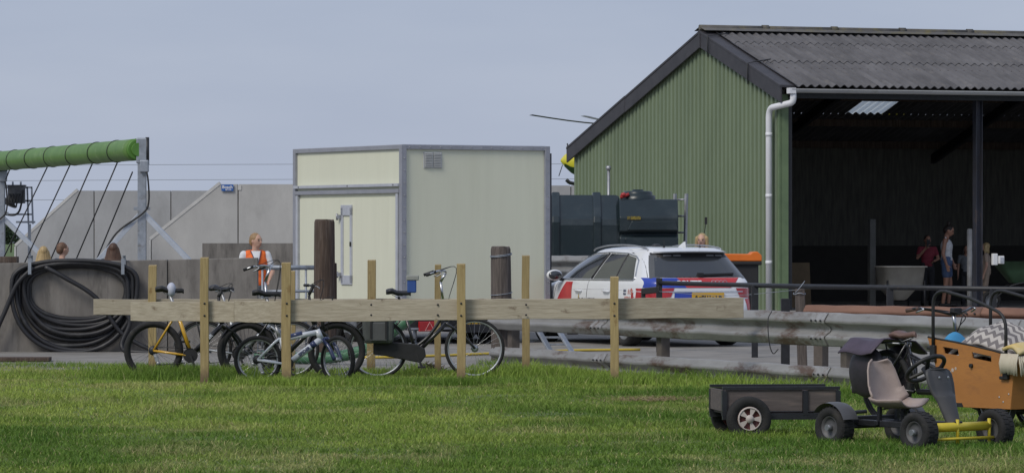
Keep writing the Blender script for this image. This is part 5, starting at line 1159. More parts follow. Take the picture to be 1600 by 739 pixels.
tube_text(i3['frame'], 'SPIDER', i3['bb'], i3['hb'], .05, M_navy, .040)
m = MB(); m.tube([i3['bb'].lerp(i3['hb'], .70), i3['bb'].lerp(i3['hb'], .84)], .0385, 12); m.build('blue_band', M_navy, b3)
m = MB(); q = i3['bb'].lerp(i3['st'], .58); m.tube([q.lerp(i3['ht'], .25), q.lerp(i3['ht'], .6)], .034, 12); m.build('blue_band', M_navy, b3)
b4, i4 = bicycle('black step-through bike with grey panniers and a silver front hub', 'step_through_bike', 590, 50.15, 0, .365, 1.17, M_bk, None, M_silv, 1.035, 1.27, tr=.021, steer=4, bars='swept', guards=False, chainguard=True, rack=True, dutch=True, derail=False, saddle_m=M_sadg)
b5, i5 = bicycle('black bike with fat tyres and mudguards squeezed behind the child bike', 'black_bike', 388, 49.5, 2, .35, 1.05, M_bk, None, M_black, 1.03, 1.12, tr=.036, steer=10, guards=True, seat_off=.0)
M_pann = mat('pannier_grey', (.085, .095, .09), (.06, .067, .064), .7, scale=10)
for s in (-1, 1):
    m = MB(); m.box((-.01 + .02, s * .145, .60), (.36, .12, .34), None, 1.06); pn = m.build('pannier', M_pann, b4, .04)
    m = MB(); m.box((.02, s * .212, .57), (.20, .02, .22)); m.build('pocket', mat('pocket_grey', (.085, .09, .09), None, .7), pn, .012)
    for x in (-.07, .11): m = MB(); m.box((x, s * .225, .62), (.025, .012, .26)); m.build('strap', M_black, pn)
m = MB(); m.grid(16, 4, lambda u, v: ((.365 + .02) * math.cos(R(30 + 140 * u)), (v - .5) * .06, .365 + (.385 - .012 * (2 * v - 1) ** 2) * math.sin(R(30 + 140 * u)))); m.build('mudguard', M_black, b4)
m = MB(); m.box((i4['st'].x + .16, .02, i4['st'].z + .08), (.11, .10, .16)); cs_ = m.build('blue_bag', mat('bag_blue', (.03, .09, .32), None, .6), b4, .015)
m = MB(); m.box((i4['st'].x + .17, .02, i4['st'].z + .18), (.15, .12, .06), RY(0)); m.build('bag_flap', mat('flap_grey', (.30, .31, .29), None, .6), cs_, .01)
m = MB(); m.box((-.38, 0, .60), (.05, .06, .08)); m.ell((-.39, 0, .62), (.05, .035, .03), 12, 8); m.build('rear_light', M_alu, b4)

# ================================================================== HAND CART
ct = thing('hand_cart', 'small wooden sided cart with black frame and red and white wheel hubs', 'cart', (GX(1172, 34.9), 34.9, 0), R(7))
M_board = mat('cart_board', (.125, .105, .10), (.085, .07, .066), .8, scale=3, stretch=(1, 8, 8), stain=(.17, .13, .11), sscale=3)
xl_, xr_, zb_, zt_ = -.29, .70, .19, .425; wd_ = .62
for y in (-wd_ / 2, wd_ / 2):
    for a, b in ((xl_ + .03, .385), (.43, xr_ - .03)):
        m = MB(); m.box(((a + b) / 2, y, (zb_ + zt_) / 2 + .02), (b - a - .004, .018, zt_ - zb_ - .06)); m.build('side_board', M_board, ct, .002)
    m = MB(); m.box(((xl_ + xr_) / 2, y - .004, zt_ + .005), (xr_ - xl_, .04, .025)); m.build('top_rail', M_darksteel, ct); m = MB(); m.box(((xl_ + xr_) / 2, y - .004, zb_ + .005), (xr_ - xl_, .045, .05)); m.build('bottom_rail', M_darksteel, ct)
    for x in (xl_ + .015, .408, xr_ - .015): m = MB(); m.box((x, y - .006, (zb_ + zt_) / 2), (.04, .045, zt_ - zb_ - .03)); m.build('corner_iron', M_darksteel, ct)
for x in (xl_ + .01, xr_ - .01): m = MB(); m.box((x, 0, (zb_ + zt_) / 2 + .02), (.018, wd_ - .05, zt_ - zb_ - .06)); m.build('end_board', M_board, ct)
m = MB(); m.box(((xl_ + xr_) / 2, 0, zb_ + .035), (xr_ - xl_ - .06, wd_ - .06, .02)); m.build('floor', M_board, ct)
m = MB(); m.tube([(-.08, -.36, .185), (-.08, .36, .185)], .014, 8); m.build('axle', M_darksteel, ct)
M_hubw = mat('hub_white', (.56, .50, .46), (.45, .40, .37), .6); M_hubr = mat('hub_red', (.13, .035, .03), None, .6)
for s in (-1, 1):
    e = wheel_obj('wheel', ct, (-.08, s * .385, .18), (0, 0, 0), .185, .10, M_hubr, tread=False, rimr=.56)
    m = MB(); yy_ = s * .047
    m.lathe([(.102, 0), (.088, .006), (.088, -.006)], 24, T(0, yy_, 0) @ RX(90), closed=True)
    m.build('hub_ring', M_hubw, e)
    for k in range(5):
        a0 = R(72 * k - 16); a1 = R(72 * k + 16); m = MB(); m.add([(.03 * math.cos(a0), yy_ * 1.02, .03 * math.sin(a0)), (.09 * math.cos(a0), yy_ * 1.02, .09 * math.sin(a0)), (.09 * math.cos(a1), yy_ * 1.02, .09 * math.sin(a1)), (.03 * math.cos(a1), yy_ * 1.02, .03 * math.sin(a1))], [(0, 1, 2, 3)]); m.build('hub_spoke', M_hubw, e)
    m = MB(); m.lathe([(.035, 0), (.03, .012), (.001, .014)], 16, T(0, yy_, 0) @ RX(90 if s < 0 else -90)); m.build('hub_cap', M_hubw, e)
m = MB(); m.tube([(xr_, 0, zb_ + .01), (xr_ + .30, .02, .22)], .016, 8); m.build('drawbar', M_darksteel, ct)

# ================================================================== PEDAL GO-KART
kg = thing('pedal_kart', 'pedal go-kart with pinkish plastic seat and yellow front axle', 'go-kart', (GX(1418, 33.2), 33.2, 0), R(-50))
# local: x forward, y left; rear axle at x=-.45, front axle at x=.42
M_kseat = mat('kart_seat', (.37, .30, .27), (.31, .25, .225), .55, scale=3, stain=(.22, .165, .145), sscale=3.5, slo=.5, shi=.8); M_kgrey = mat('kart_grey_plastic', (.060, .060, .066), (.045, .046, .05), .55, scale=6, stain=(.12, .11, .10), sscale=7, slo=.58, shi=.8); M_ky = mat('kart_yellow', (.62, .50, .04), (.54, .43, .035), .45, scale=6, stain=(.35, .25, .05), sscale=9, slo=.62, shi=.75)
M_krim = mat('kart_rim', (.12, .12, .125), (.08, .08, .085), .6, .3)
for (x, y, rr_, ww) in ((-.43, -.39, .165, .15), (-.43, .39, .165, .15), (.55, -.43, .16, .14), (.55, .43, .16, .14)):
    e = wheel_obj('wheel', kg, (x, y, rr_), (0, 0, 0), rr_, ww, M_krim, rimr=.55); m = MB(); m.tube([(0, (-.09 if y < 0 else .09), 0), (0, (-.02 if y < 0 else .02), 0)], .025, 12); m.build('hub', M_rimgrey, e)
for s in (-1, 1):
    m = MB(); m.grid(16, 3, lambda u, v: (-.43 + (.205 - .01 * (2 * v - 1) ** 2) * math.cos(R(20 + 125 * u)), s * .39 + (v - .5) * .17, .165 + (.205 - .01 * (2 * v - 1) ** 2) * math.sin(R(20 + 125 * u)))); m.build('mudguard', mat('guard_grey', (.10, .10, .105), None, .45, .2), kg)
m = MB(); m.tube([(-.43, -.36, .165), (-.43, .36, .165)], .016, 8); m.build('rear_axle', M_darksteel, kg)
m = MB()
for y in (-.13, .13): m.beam((-.55, y, .20), (.12, y * .7, .19), .05, .05)
m.beam((.1, 0, .19), (.57, 0, .2), .08, .07); m.beam((-.43, -.30, .22), (-.43, .30, .22), .05, .06); m.beam((-.2, -.16, .2), (-.2, .16, .2), .04, .04); m.build('chassis', M_darksteel, kg, .006)
m = MB(); m.lathe([(.085, -.02), (.09, 0), (.085, .02)], 20, T(.05, 0, .24) @ RX(90), closed=True); m.build('chain_cover', M_black, kg)
m = MB(); m.tube([(.55, -.35, .19), (.55, .35, .19)], .036, 14); fa = m.build('front_axle', M_ky, kg)
m = MB(); m.tube([(.60, -.36, .10), (.60, .36, .10)], .012, 8); m.build('track_rod', M_ky, kg)
for y in (-.34, -.02, .34): m = MB(); m.tube([(.57, y, .06), (.57, y, .25)], .014, 8); m.build('king_pin', M_ky, kg)
# seat shell: one curved sheet with thickness
prof = [(.24, .33, .16), (.14, .325, .20), (.02, .32, .215), (-.07, .335, .21), (-.12, .40, .20), (-.155, .50, .18), (-.185, .60, .155), (-.20, .66, .125), (-.205, .685, .085)]
def seat_fn(dz, dx):
    def fn(u, v):
        i = v * (len(prof) - 1); k = min(int(i), len(prof) - 2); t = i - k; x = prof[k][0] * (1 - t) + prof[k + 1][0] * t; z = prof[k][1] * (1 - t) + prof[k + 1][1] * t; w_ = prof[k][2] * (1 - t) + prof[k + 1][2] * t
        q = 2 * u - 1; cup = .065 * abs(q) ** 3; return (x + dx + (cup if v > .4 else cup * .2) * 1.0, q * w_, z + dz + (cup if v <= .55 else cup * .3))
    return fn
m = MB(); m.grid(16, 32, seat_fn(0, 0)); o = m.build('seat', M_kseat, kg); md = o.modifiers.new('s', 'SOLIDIFY'); md.thickness = .014; md.offset = 0
o.location = (-.17, 0, 0)
for q in ((-.22, -.1), (-.22, .1), (-.05, 0)):
    m = MB(); m.beam((q[0], q[1], .2), (q[0] + .01, q[1], .33), .03, .03, (0, 1, 0)); m.build('seat_bracket', M_darksteel, kg)
# front console
cp = [(.44, .19, .07), (.40, .28, .085), (.36, .38, .105), (.33, .44, .13), (.30, .52, .15), (.275, .60, .15), (.262, .63, .135), (.255, .645, .10)]
def con_fn(off):
    def fn(u, v):
        i = v * (len(cp) - 1); k = min(int(i), len(cp) - 2); t = i - k; x, z, w_ = [cp[k][j] * (1 - t) + cp[k + 1][j] * t for j in range(3)]; q = 2 * u - 1
        return (x + .14 - .07 * q * q + (-.02 if (.45 < v < .95 and abs(q) < .75) else 0), q * w_, z)
    return fn
m = MB(); m.grid(14, 24, con_fn(0)); o = m.build('front_console', M_kgrey, kg); md = o.modifiers.new('s', 'SOLIDIFY'); md.thickness = .02; md.offset = -1
for y in (-.05, .05): m = MB(); m.lathe([(.012, 0), (.001, .006)], 10, T(.402, y, .575) @ RY(80)); m.build('console_bolt', M_alu, kg)
sw = empty('steering_wheel', (.20, 0, .64), 0, kg); sw.rotation_euler = (0, R(-38), 0)
m = MB(); m.tube([(.165 * math.cos(a), .165 * math.sin(a), 0) for a in [2 * math.pi * k / 32 for k in range(32)]], .018, 10, closed=True); m.build('wheel_rim', M_black, sw)
for a in (90, 210, 330): m = MB(); m.beam((0, 0, -.02), (.155 * math.cos(R(a)), .155 * math.sin(R(a)), 0), .035, .014); m.build('wheel_spoke', M_black, sw)
m = MB(); m.tube([(0, 0, .01), (0, 0, -.36)], [.035, .018], 12); m.build('column', M_darksteel, sw)

# ================================================================== CARGO BIKE
cg = thing('cargo_bike', 'black cargo bike with orange wooden box and black tent hoops', 'cargo bike', (GX(1496, 37.0), 37.0, 0), R(-54))
# local: x forward from the rear edge of the box, y left; near side panel at y = -w/2
M_obox = mat('orange_box', (.43, .185, .045), (.36, .15, .036), .55, scale=2, stretch=(1, 1, 3), stain=(.24, .10, .035), sscale=4, slo=.5, shi=.78)
BW = .64; Lb = 1.10
def zpx(py, D_): return GZ(py, D_)
top = [(-.03, .80), (.10, .785), (.30, .765), (.55, .735), (.80, .70), (1.00, .665), (1.10, .645)]
bot = [(1.04, .20), (.22, .20)]
nf = Vector((math.cos(R(-54)), math.sin(R(-54)))); org = Vector((GX(1496, 37.0), 37.0)); lat = Vector((nf.y, -nf.x))  # right side of the bike
# near panel outline with two handle slots (strips between the slots keep it one mesh with real openings)
def panel_cells(y):
    bm_ = bmesh.new(); xs = [-.03, .10, .14, .34, .38, .48, .52, .78, .82, 1.0, 1.10]
    def tz_(x): return interp(x, [p[0] for p in top], [p[1] for p in top])
    def lx2(z): return interp(z, [.20, .80], [.22, -.03])
    def rx2(z): return interp(z, [.20, .645], [1.04, 1.10])
    m = MB()
    fr_ = [0, .42, .80, .90, 1.0]   # height fractions
    vs = {}; V = []; Fc = []
    for i, x in enumerate(xs):
        for j, f_ in enumerate(fr_):
            zt__ = tz_(x); z = .20 + (zt__ - .20) * f_; xa = lx2(z) + (x + .03) / 1.13 * (rx2(min(z, .645)) - lx2(z)); vs[i, j] = len(V); V.append((xa, z))
    for i in range(len(xs) - 1):
        for j in range(len(fr_) - 1):
            if j == 2 and i in (2, 6): continue
            Fc.append((vs[i, j], vs[i + 1, j], vs[i + 1, j + 1], vs[i, j + 1]))
    m.add([(a, y, b) for a, b in V], Fc); return m
for y in (-BW / 2, BW / 2):
    o = panel_cells(y).build('side_panel', M_obox, cg); md = o.modifiers.new('s', 'SOLIDIFY'); md.thickness = .014; md.offset = 0
    m = MB(); m.tube([(a, y, b + .004) for a, b in top], .010, 6); m.build('edge_strip', M_black, cg)
    for (x, z) in ((.22, .30), (.9, .30), (.95, .26), (.3, .24), (.98, .55), (1.02, .33)): m = MB(); m.lathe([(.009, 0), (.001, .005)], 8, T(x, y - .009 * (1 if y < 0 else -1), z) @ RX(90 if y < 0 else -90)); m.build('screw', M_alu, cg)
m = MB(); m.add([(-.02, -BW / 2, .78), (-.02, BW / 2, .78), (.22, BW / 2, .20), (.22, -BW / 2, .20)], [(0, 1, 2, 3)]); o = m.build('rear_panel', M_obox, cg); md = o.modifiers.new('s', 'SOLIDIFY'); md.thickness = .014; md.offset = 0
m = MB(); m.add([(1.09, -BW / 2, .64), (1.09, BW / 2, .64), (1.035, BW / 2, .20), (1.035, -BW / 2, .20)], [(3, 2, 1, 0)]); o = m.build('front_panel', M_obox, cg); md = o.modifiers.new('s', 'SOLIDIFY'); md.thickness = .014; md.offset = 0
m = MB(); m.box((.62, 0, .205), (.82, BW - .02, .016)); m.build('box_floor', M_obox, cg)
m = MB(); m.tube([(.55, -BW / 2 - .008, .565), (.55, -BW / 2 - .03, .565)], .018, 12); m.build('knob', M_black, cg)
m = MB(); m.prism([(.30, .20), (.44, .20), (.42, .235), (.32, .235)], -BW / 2 - .012, -BW / 2 - .004); m.build('drain_slot', M_black, cg)
for (x, z, r_) in ((.30, .52, .018), (.34, .535, .014), (.27, .50, .012)): m = MB(); m.lathe([(r_, 0), (.001, .001)], 8, T(x, -BW / 2 - .009, z) @ RX(90)); m.build('paint_scuff', mat('scuff', (.5, .42, .36), None, .7), cg)
for y in (-BW / 2 - .022, BW / 2 + .022):
    P_ = [(.06, y, .60), (.06, y, 1.02)] + arc((.06, y, 1.08), (.06, y, 1.22), (.22, y, 1.21), 5) + [(.55, y, 1.15), (.80, y, 1.075)] + arc((.86, y, 1.055), (1.0, y, 1.02), (1.0, y, .88), 5) + [(1.0, y, .48)]
    m = MB(); m.tube(P_, .015, 10); hp = m.build('tent_hoop', M_black, cg)
    for (x, z) in ((.06, .66), (1.0, .53)):
        m = MB(); m.box((x, y, z), (.065, .035, .15)); m.box((x - .045, y - .005, z + .05), (.05, .03, .03)); m.box((x - .045, y - .005, z - .06), (.05, .03, .03)); m.build('hoop_bracket', M_black, hp, .008)
# two front wheels under the box, frame, rear wheel, saddle, bars
for s in (-1, 1): bike_wheel(cg, .75, .25, .25, .024, M_alu, 0, .03)
e = [o for o in cg.children if o.name.startswith('wheel')]
e[0].location.y = -.22; e[1].location.y = .22
rw = bike_wheel(cg, -.95, .335, .335, .024, M_black, 0, .05); rw.name = 'wheel'
m = MB(); m.tube([(-.52, 0, .30), (-.10, 0, .30), (.30, 0, .17), (1.0, 0, .17)], .028, 10); m.tube([(-.52, 0, .30), (-.66, 0, .68)], .02, 10); m.tube([(-.10, 0, .30), (-.02, 0, .84)], .022, 10); m.tube([(-.62, 0, .62), (-.08, 0, .45)], .02, 10)
for s in (-1, 1): m.tube([(-.95, s * .07, .335), (-.52, s * .05, .30)], .012, 8); m.tube([(-.95, s * .07, .335), (-.66, s * .03, .72)], .011, 8)
m.build('frame', M_bk, cg)
m = MB(); m.tube([(-.66, 0, .66), (-.70, 0, .76)], .015, 8); m.build('seat_post', M_bk, cg)
saddle(cg, (-.70, 0, .80), mat('saddle_brown', (.16, .095, .08), (.12, .07, .06), .55), .29, .19, -8)
m = MB(); m.tube([(-.02, 0, .84), (-.06, 0, 1.04)], .016, 10); m.build('stem', M_chrome, cg)
P_ = [(-.26, -.33, 1.04), (-.17, -.31, 1.055), (-.07, -.16, 1.03), (-.05, 0, 1.0), (-.07, .16, 1.03), (-.17, .31, 1.055), (-.26, .33, 1.04)]
m = MB(); m.tube(smooth_path(P_, 5), .013, 8); hb_ = m.build('handlebar', M_bk, cg)
for k in (0, -1):
    q0, q1 = Vector(P_[k]), Vector(P_[1 if k == 0 else -2]); d = (q1 - q0).normalized(); m = MB(); m.tube([q0 - d * .04, q0 + d * .10], .019, 10); m.build('grip', mat('grip_brown', (.12, .07, .06), None, .7), hb_)
    m = MB(); m.tube(smooth_path([q0 + d * .12, q0 + d * .10 + Vector((.06, 0, -.01)), q0 + d * .0 + Vector((.08, 0, -.02))], 4), .008, 6); m.build('brake_lever', M_chrome, hb_)
    m = MB(); m.tube(smooth_path([q0 + d * .13, (.08, 0, 1.0), (.03, 0, .9), (-.02, .01, .84)], 5), .005, 5); m.build('cable', M_black, hb_)
m = MB(); m.box((-.02, 0, 1.035), (.06, .10, .05)); m.build('display', M_black, cg, .01)
# panniers and carrier
m = MB()
for s in (-1, 1): m.tube([(-.70, s * .07, .73), (-1.22, s * .07, .73), (-1.24, 0, .73)], .008, 6); m.tube([(-1.05, s * .07, .73), (-.95, s * .08, .335)], .008, 6)
m.build('carrier', M_alu, cg)
M_bag = mat('pannier_purple_black', (.032, .025, .034), (.018, .016, .02), .55, scale=6, bump=.4, bscale=9)
for s in (-1, 1):
    m = MB(); m.ell((-1.0, s * .19, .47), (.24, .09, .24), 18, 12); m.box((-1.0, s * .17, .43), (.38, .11, .32)); m.build('pannier', M_bag, cg, remesh=.018)
m = MB(); m.grid(12, 14, lambda u, v: (-1.24 + .46 * u + .01 * math.sin(9 * v), -.34 + .68 * v, .765 - .30 * max(0, abs(2 * v - 1) - .55) ** 1.1 + .012 * math.sin(u * 7 + v * 5))); o = m.build('pannier_flap', mat('flap_purple', (.075, .055, .085), (.05, .038, .058), .6, scale=5, bump=.3), cg); md = o.modifiers.new('s', 'SOLIDIFY'); md.thickness = .012
# blankets in the box
M_chev = bpy.data.materials.new('chevron_blanket'); M_chev.use_nodes = True
_t = M_chev.node_tree; N = _t.nodes; K = _t.links.new; _b = N['Principled BSDF']; _b.inputs['Roughness'].default_value = .9
tcn = N.new('ShaderNodeTexCoord'); sep = N.new('ShaderNodeSeparateXYZ'); K(tcn.outputs['UV'], sep.inputs[0])
pp = N.new('ShaderNodeMath'); pp.operation = 'PINGPONG'; pp.inputs[1].default_value = .5; mu = N.new('ShaderNodeMath'); mu.operation = 'MULTIPLY'; mu.inputs[1].default_value = 9; K(sep.outputs[0], mu.inputs[0]); K(mu.outputs[0], pp.inputs[0])
mu2 = N.new('ShaderNodeMath'); mu2.operation = 'MULTIPLY_ADD'; mu2.inputs[1].default_value = 8.5; K(sep.outputs[1], mu2.inputs[0]); K(pp.outputs[0], mu2.inputs[2])
frn = N.new('ShaderNodeMath'); frn.operation = 'FRACT'; K(mu2.outputs[0], frn.inputs[0]); gt = N.new('ShaderNodeMath'); gt.operation = 'GREATER_THAN'; gt.inputs[1].default_value = .5; K(frn.outputs[0], gt.inputs[0])
mxc = N.new('ShaderNodeMixRGB'); mxc.inputs[1].default_value = (.46, .43, .40, 1); mxc.inputs[2].default_value = (.17, .155, .155, 1); K(gt.outputs[0], mxc.inputs[0]); K(mxc.outputs[0], _b.inputs['Base Color'])
def uv_grid(o, nu, nv):
    uv = o.data.uv_layers.new(name='uv')
    for p in o.data.polygons:
        for li, vi in zip(p.loop_indices, p.vertices): uv.data[li].uv = ((vi % (nu + 1)) / nu, (vi // (nu + 1)) / nv)
def blanket(name, label, x0, x1, y0, y1, zfn, mt, nu=36, nv=30, th=.03):
    m = MB(); m.grid(nu, nv, lambda u, v: (x0 + (x1 - x0) * u, y0 + (y1 - y0) * v, zfn(u, v))); o = m.build(name, mt); uv_grid(o, nu, nv); o.location = cg.location; o.rotation_euler = cg.rotation_euler
    md = o.modifiers.new('s', 'SOLIDIFY'); md.thickness = th; tag(o, label, 'blanket'); return o
def lump(u, v, h, s): return h * math.sin(math.pi * min(1, max(0, u))) ** .55 * math.sin(math.pi * (.12 + .80 * v)) ** .6 + .018 * math.sin(6 * u + s) * math.sin(5 * v + s) + .008 * math.sin(17 * u + 11 * v)
blanket('chevron_blanket', 'grey and white chevron blanket piled in the orange box', .12, 1.06, -.27, .29, lambda u, v: .55 + lump(u, v, .40, 1) - .02 * u, M_chev)
M_bl2 = mat('grey_blanket', (.40, .385, .37), (.29, .28, .27), .9, scale=4, bump=.5, bscale=12)
blanket('pale_blanket', 'pale grey folded blanket lying at the near edge of the orange box', .22, 1.0, -.30, -.10, lambda u, v: .60 + .13 * math.sin(math.pi * u) ** .5 * (.5 + v * .6) + .012 * math.sin(13 * u + 4 * v), M_bl2, 30, 10)
blanket('blue_towel', 'bright blue towel at the rear corner of the orange box', .02, .20, -.26, .0, lambda u, v: .72 + .13 * math.sin(math.pi * u) * math.sin(math.pi * v) ** .5, mat('towel_blue', (.06, .30, .55), (.05, .24, .46), .9), 10, 10)
# fringed yellow and white throw over the front edge
fr_t = thing('fringed_throw', 'cream fringed throw with yellow edge hanging over the box front', 'throw', tuple(Vector((org.x, org.y, 0)) + Vector((nf.x * .98 + lat.x * 0, nf.y * .98, 0))), R(-54))
m = MB(); m.grid(12, 12, lambda u, v: (.0 + .20 * v, -.36 + .5 * u, .70 + .03 * math.sin(5 * u) - .0 * v + .02 * math.sin(3 * v) - .10 * max(0, v - .6))); o = m.build('cloth', mat('throw_yellow', (.62, .43, .10), (.55, .48, .30), .9, scale=5), fr_t); md = o.modifiers.new('s', 'SOLIDIFY'); md.thickness = .03
m = MB()
for k in range(70):
    y = -.37 + .5 * k / 69; m.tube([(.20 + random.uniform(-.005, .01), y, .66), (.225 + random.uniform(-.01, .015), y + random.uniform(-.006, .006), .60), (.23 + random.uniform(-.01, .02), y + random.uniform(-.01, .01), .50 + random.uniform(-.015, .02))], [.006, .007, .005], 5)
for k in range(24):
    x = .0 + .21 * k / 23; m.tube([(x, -.375, .68), (x + random.uniform(-.005, .005), -.395, .60), (x, -.39, .51 + random.uniform(-.02, .02))], [.006, .007, .005], 5)
o = m.build('fringe', mat('fringe_cream', (.60, .55, .44), (.50, .45, .35), .95), fr_t); o['kind'] = 'stuff'

# ================================================================== PEOPLE
HAIR = {}
def hairmat(n, c): return mat('hair_' + n, c, tuple(x * .55 for x in c), .55, scale=7, stretch=(6, 6, .7), bump=.6, bscale=10)
def cloth(n, c): return mat('cloth_' + n, c, tuple(x * .8 for x in c), .85, scale=5, bump=.35, bscale=7)
def person(label, loc, facing, H, skin, hair_m, top, bottom, arms=None, hair='short', sleeve=.55, legs='long', head=(0, 0), width=1.0, shoes=None, stride=0, tank=False, vox=.0125):
    """facing: world angle of the gaze (radians); arms: {side: (elbow, wrist)} in local units (x forward, y left), 1.75 m figure"""
    k = H / 1.75; r = thing('person', label, 'person', loc, facing); arms = arms or {}
    V = lambda p: (p[0] * k, p[1] * k * width, p[2] * k)
    sh = {1: (-.01, .185, 1.425), -1: (-.01, -.185, 1.425)}
    hip = {1: (0, .09, .93), -1: (0, -.09, .93)}; kn = {s: (.03 + stride * s, .10 * s, .50) for s in (1, -1)}; an = {s: (-.02 + stride * 1.6 * s, .10 * s, .08) for s in (1, -1)}
    A_ = {s: arms.get(s, ((-.03, .235 * s, 1.14), (.05, .245 * s, .89))) for s in (1, -1)}
    b = MB()
    b.ell(V((0, 0, .98)), (.115 * k, .165 * k * width, .13 * k)); b.ell(V((0, 0, 1.12)), (.10 * k, .135 * k * width, .15 * k)); b.ell(V((.0, 0, 1.29)), (.115 * k, .165 * k * width, .18 * k))
    b.cap(V((-.01, -.13, 1.415)), V((-.01, .13, 1.415)), .06 * k, .06 * k); b.cap(V((-.01, 0, 1.42)), V((.012, 0, 1.56)), .056 * k, .052 * k)
    for s in (1, -1):
        b.cap(V(hip[s]), V(kn[s]), .085 * k, .056 * k); b.cap(V(kn[s]), V(an[s]), .056 * k, .038 * k); b.cap(V((an[s][0], an[s][1], .045)), V((an[s][0] + .15, an[s][1] * 1.1, .035)), .04 * k, .032 * k)
        e_, w_ = Vector(A_[s][0]), Vector(A_[s][1]); b.cap(V(sh[s]), V(e_), .05 * k, .041 * k); b.cap(V(e_), V(w_), .04 * k, .028 * k)
        d = (w_ - e_).normalized(); pm = w_ + d * .055; sd_ = Vector((1, 0, 0)) - d * d.x; sd_ = sd_.normalized() if sd_.length > .1 else Vector((0, 0, 1)); n_ = d.cross(sd_)
        for q in (-.022, 0, .022): b.cap(V(w_ + sd_ * q * .6), V(pm + sd_ * q + d * .02), .017 * k, .016 * k)
        for i, (o_, l_) in enumerate(((-.030, .058), (-.010, .074), (.010, .078), (.030, .068))):
            p0_ = pm + sd_ * o_ + d * .02; p1_ = p0_ + d * l_ * .6; p2_ = p1_ + d * l_ * .4 - n_ * .018 * s; b.cap(V(p0_), V(p1_), .0105 * k, .0095 * k, 8); b.cap(V(p1_), V(p2_), .0095 * k, .0085 * k, 8)
        t0_ = w_ + d * .03 + sd_ * .03; b.cap(V(t0_), V(t0_ + d * .03 + sd_ * .035), .012 * k, .0105 * k, 8); b.cap(V(t0_ + d * .03 + sd_ * .035), V(t0_ + d * .06 + sd_ * .045), .0105 * k, .009 * k, 8)
    hc_ = Vector((.02, 0, 1.645)); HM = T(*V((0, 0, 1.54))) @ RZ(head[0]) @ RY(head[1]) @ T(*[-q for q in V((0, 0, 1.54))])
    hb2 = MB(); hb2.ell(V(hc_), (.098 * k, .077 * k, .112 * k)); hb2.ell(V((.045, 0, 1.585)), (.062 * k, .055 * k, .058 * k)); hb2.cap(V((.113, 0, 1.645)), V((.128, 0, 1.612)), .010 * k, .016 * k, 8); hb2.cap(V((.103, -.022, 1.667)), V((.103, .022, 1.667)), .014 * k, .014 * k, 8); hb2.cap(V((.100, -.016, 1.573)), V((.100, .016, 1.573)), .012 * k, .012 * k, 8)
    for s in (1, -1): hb2.ell(V((.01, .079 * s, 1.635)), (.024 * k, .012 * k, .033 * k), 10, 6)
    b.add(hb2.v, hb2.f, True, HM)
    b.build('body', skin, r, remesh=vox * k)
    for s in (1, -1):
        m = MB(); m.add(*(lambda q: (q.v, q.f))(MB().ell(V((.104, .032 * s, 1.648)), (.012 * k, .016 * k, .009 * k), 10, 6)), True, HM); m.build('eye', mat('eye_dark', (.03, .02, .018), None, .3), r)
        m = MB(); q = MB().cap(V((.108, .016 * s, 1.672)), V((.100, .05 * s, 1.672)), .006 * k, .005 * k, 6); m.add(q.v, q.f, True, HM); m.build('eyebrow', hair_m, r)
    q = MB().cap(V((.110, -.02, 1.577)), V((.110, .02, 1.577)), .006 * k, .006 * k, 6); m = MB(); m.add(q.v, q.f, True, HM); m.build('mouth', mat('lips', (.32, .12, .10), None, .5), r)
    # hair
    h = MB(); h.ell(V((-.005, 0, 1.672)), (.101 * k, .087 * k, .098 * k), 20, 12)
    if hair in ('short', 'bun'): h.ell(V((-.04, 0, 1.635)), (.072 * k, .080 * k, .085 * k), 18, 10)
    if hair == 'bun': h.ell(V((-.05, 0, 1.785)), (.045 * k, .045 * k, .04 * k), 14, 8)
    if hair == 'long':
        for j in range(9):
            y = -.075 + .15 * j / 8; c_ = (y / .075) ** 2; h.cap(V((-.06 + .05 * c_, y * 1.0, 1.66)), V((-.085 + .06 * c_, y * 1.75, 1.46 + .02 * math.sin(j * 3))), .034 * k, .03 * k); h.cap(V((-.085 + .06 * c_, y * 1.75, 1.46)), V((-.10 + .05 * c_, y * 1.25, 1.26 + .03 * math.sin(j * 2.3))), .034 * k, .018 * k)
    if hair == 'bob':
        for j in range(9):
            y = -.08 + .16 * j / 8; c_ = (y / .08) ** 2; h.cap(V((-.05 + .07 * c_, y * 1.05, 1.68)), V((-.06 + .09 * c_, y * 1.2, 1.51 + .02 * math.sin(j * 3))), .036 * k, .03 * k)
    m = MB(); m.add(h.v, h.f, True, HM); m.build('hair', hair_m, r, remesh=.011 * k)
    # clothes
    if top:
        tmat = top; m = MB(); g = .016
        m.ell(V((0, 0, 1.02)), ((.115 + g) * k, (.155 + g) * k * width, .12 * k)); m.ell(V((0, 0, 1.13)), ((.105 + g) * k, (.142 + g) * k * width, .17 * k)); m.ell(V((0, 0, 1.28)), ((.117 + g) * k, (.166 + g) * k * width, .185 * k))
        if not tank:
            m.cap(V((-.01, -.135, 1.412)), V((-.01, .135, 1.412)), .070 * k, .070 * k)
            for s in (1, -1): e_ = Vector(A_[s][0]); p_ = Vector(sh[s]).lerp(e_, sleeve); m.cap(V(sh[s]), V(p_), .064 * k, .060 * k)
        else:
            for s in (1, -1): m.cap(V((.06, .095 * s, 1.36)), V((-.01, .10 * s, 1.485)), .024 * k, .016 * k); m.cap(V((-.01, .10 * s, 1.485)), V((-.08, .09 * s, 1.36)), .016 * k, .024 * k)
        m.build('shirt', tmat, r, remesh=.014 * k)
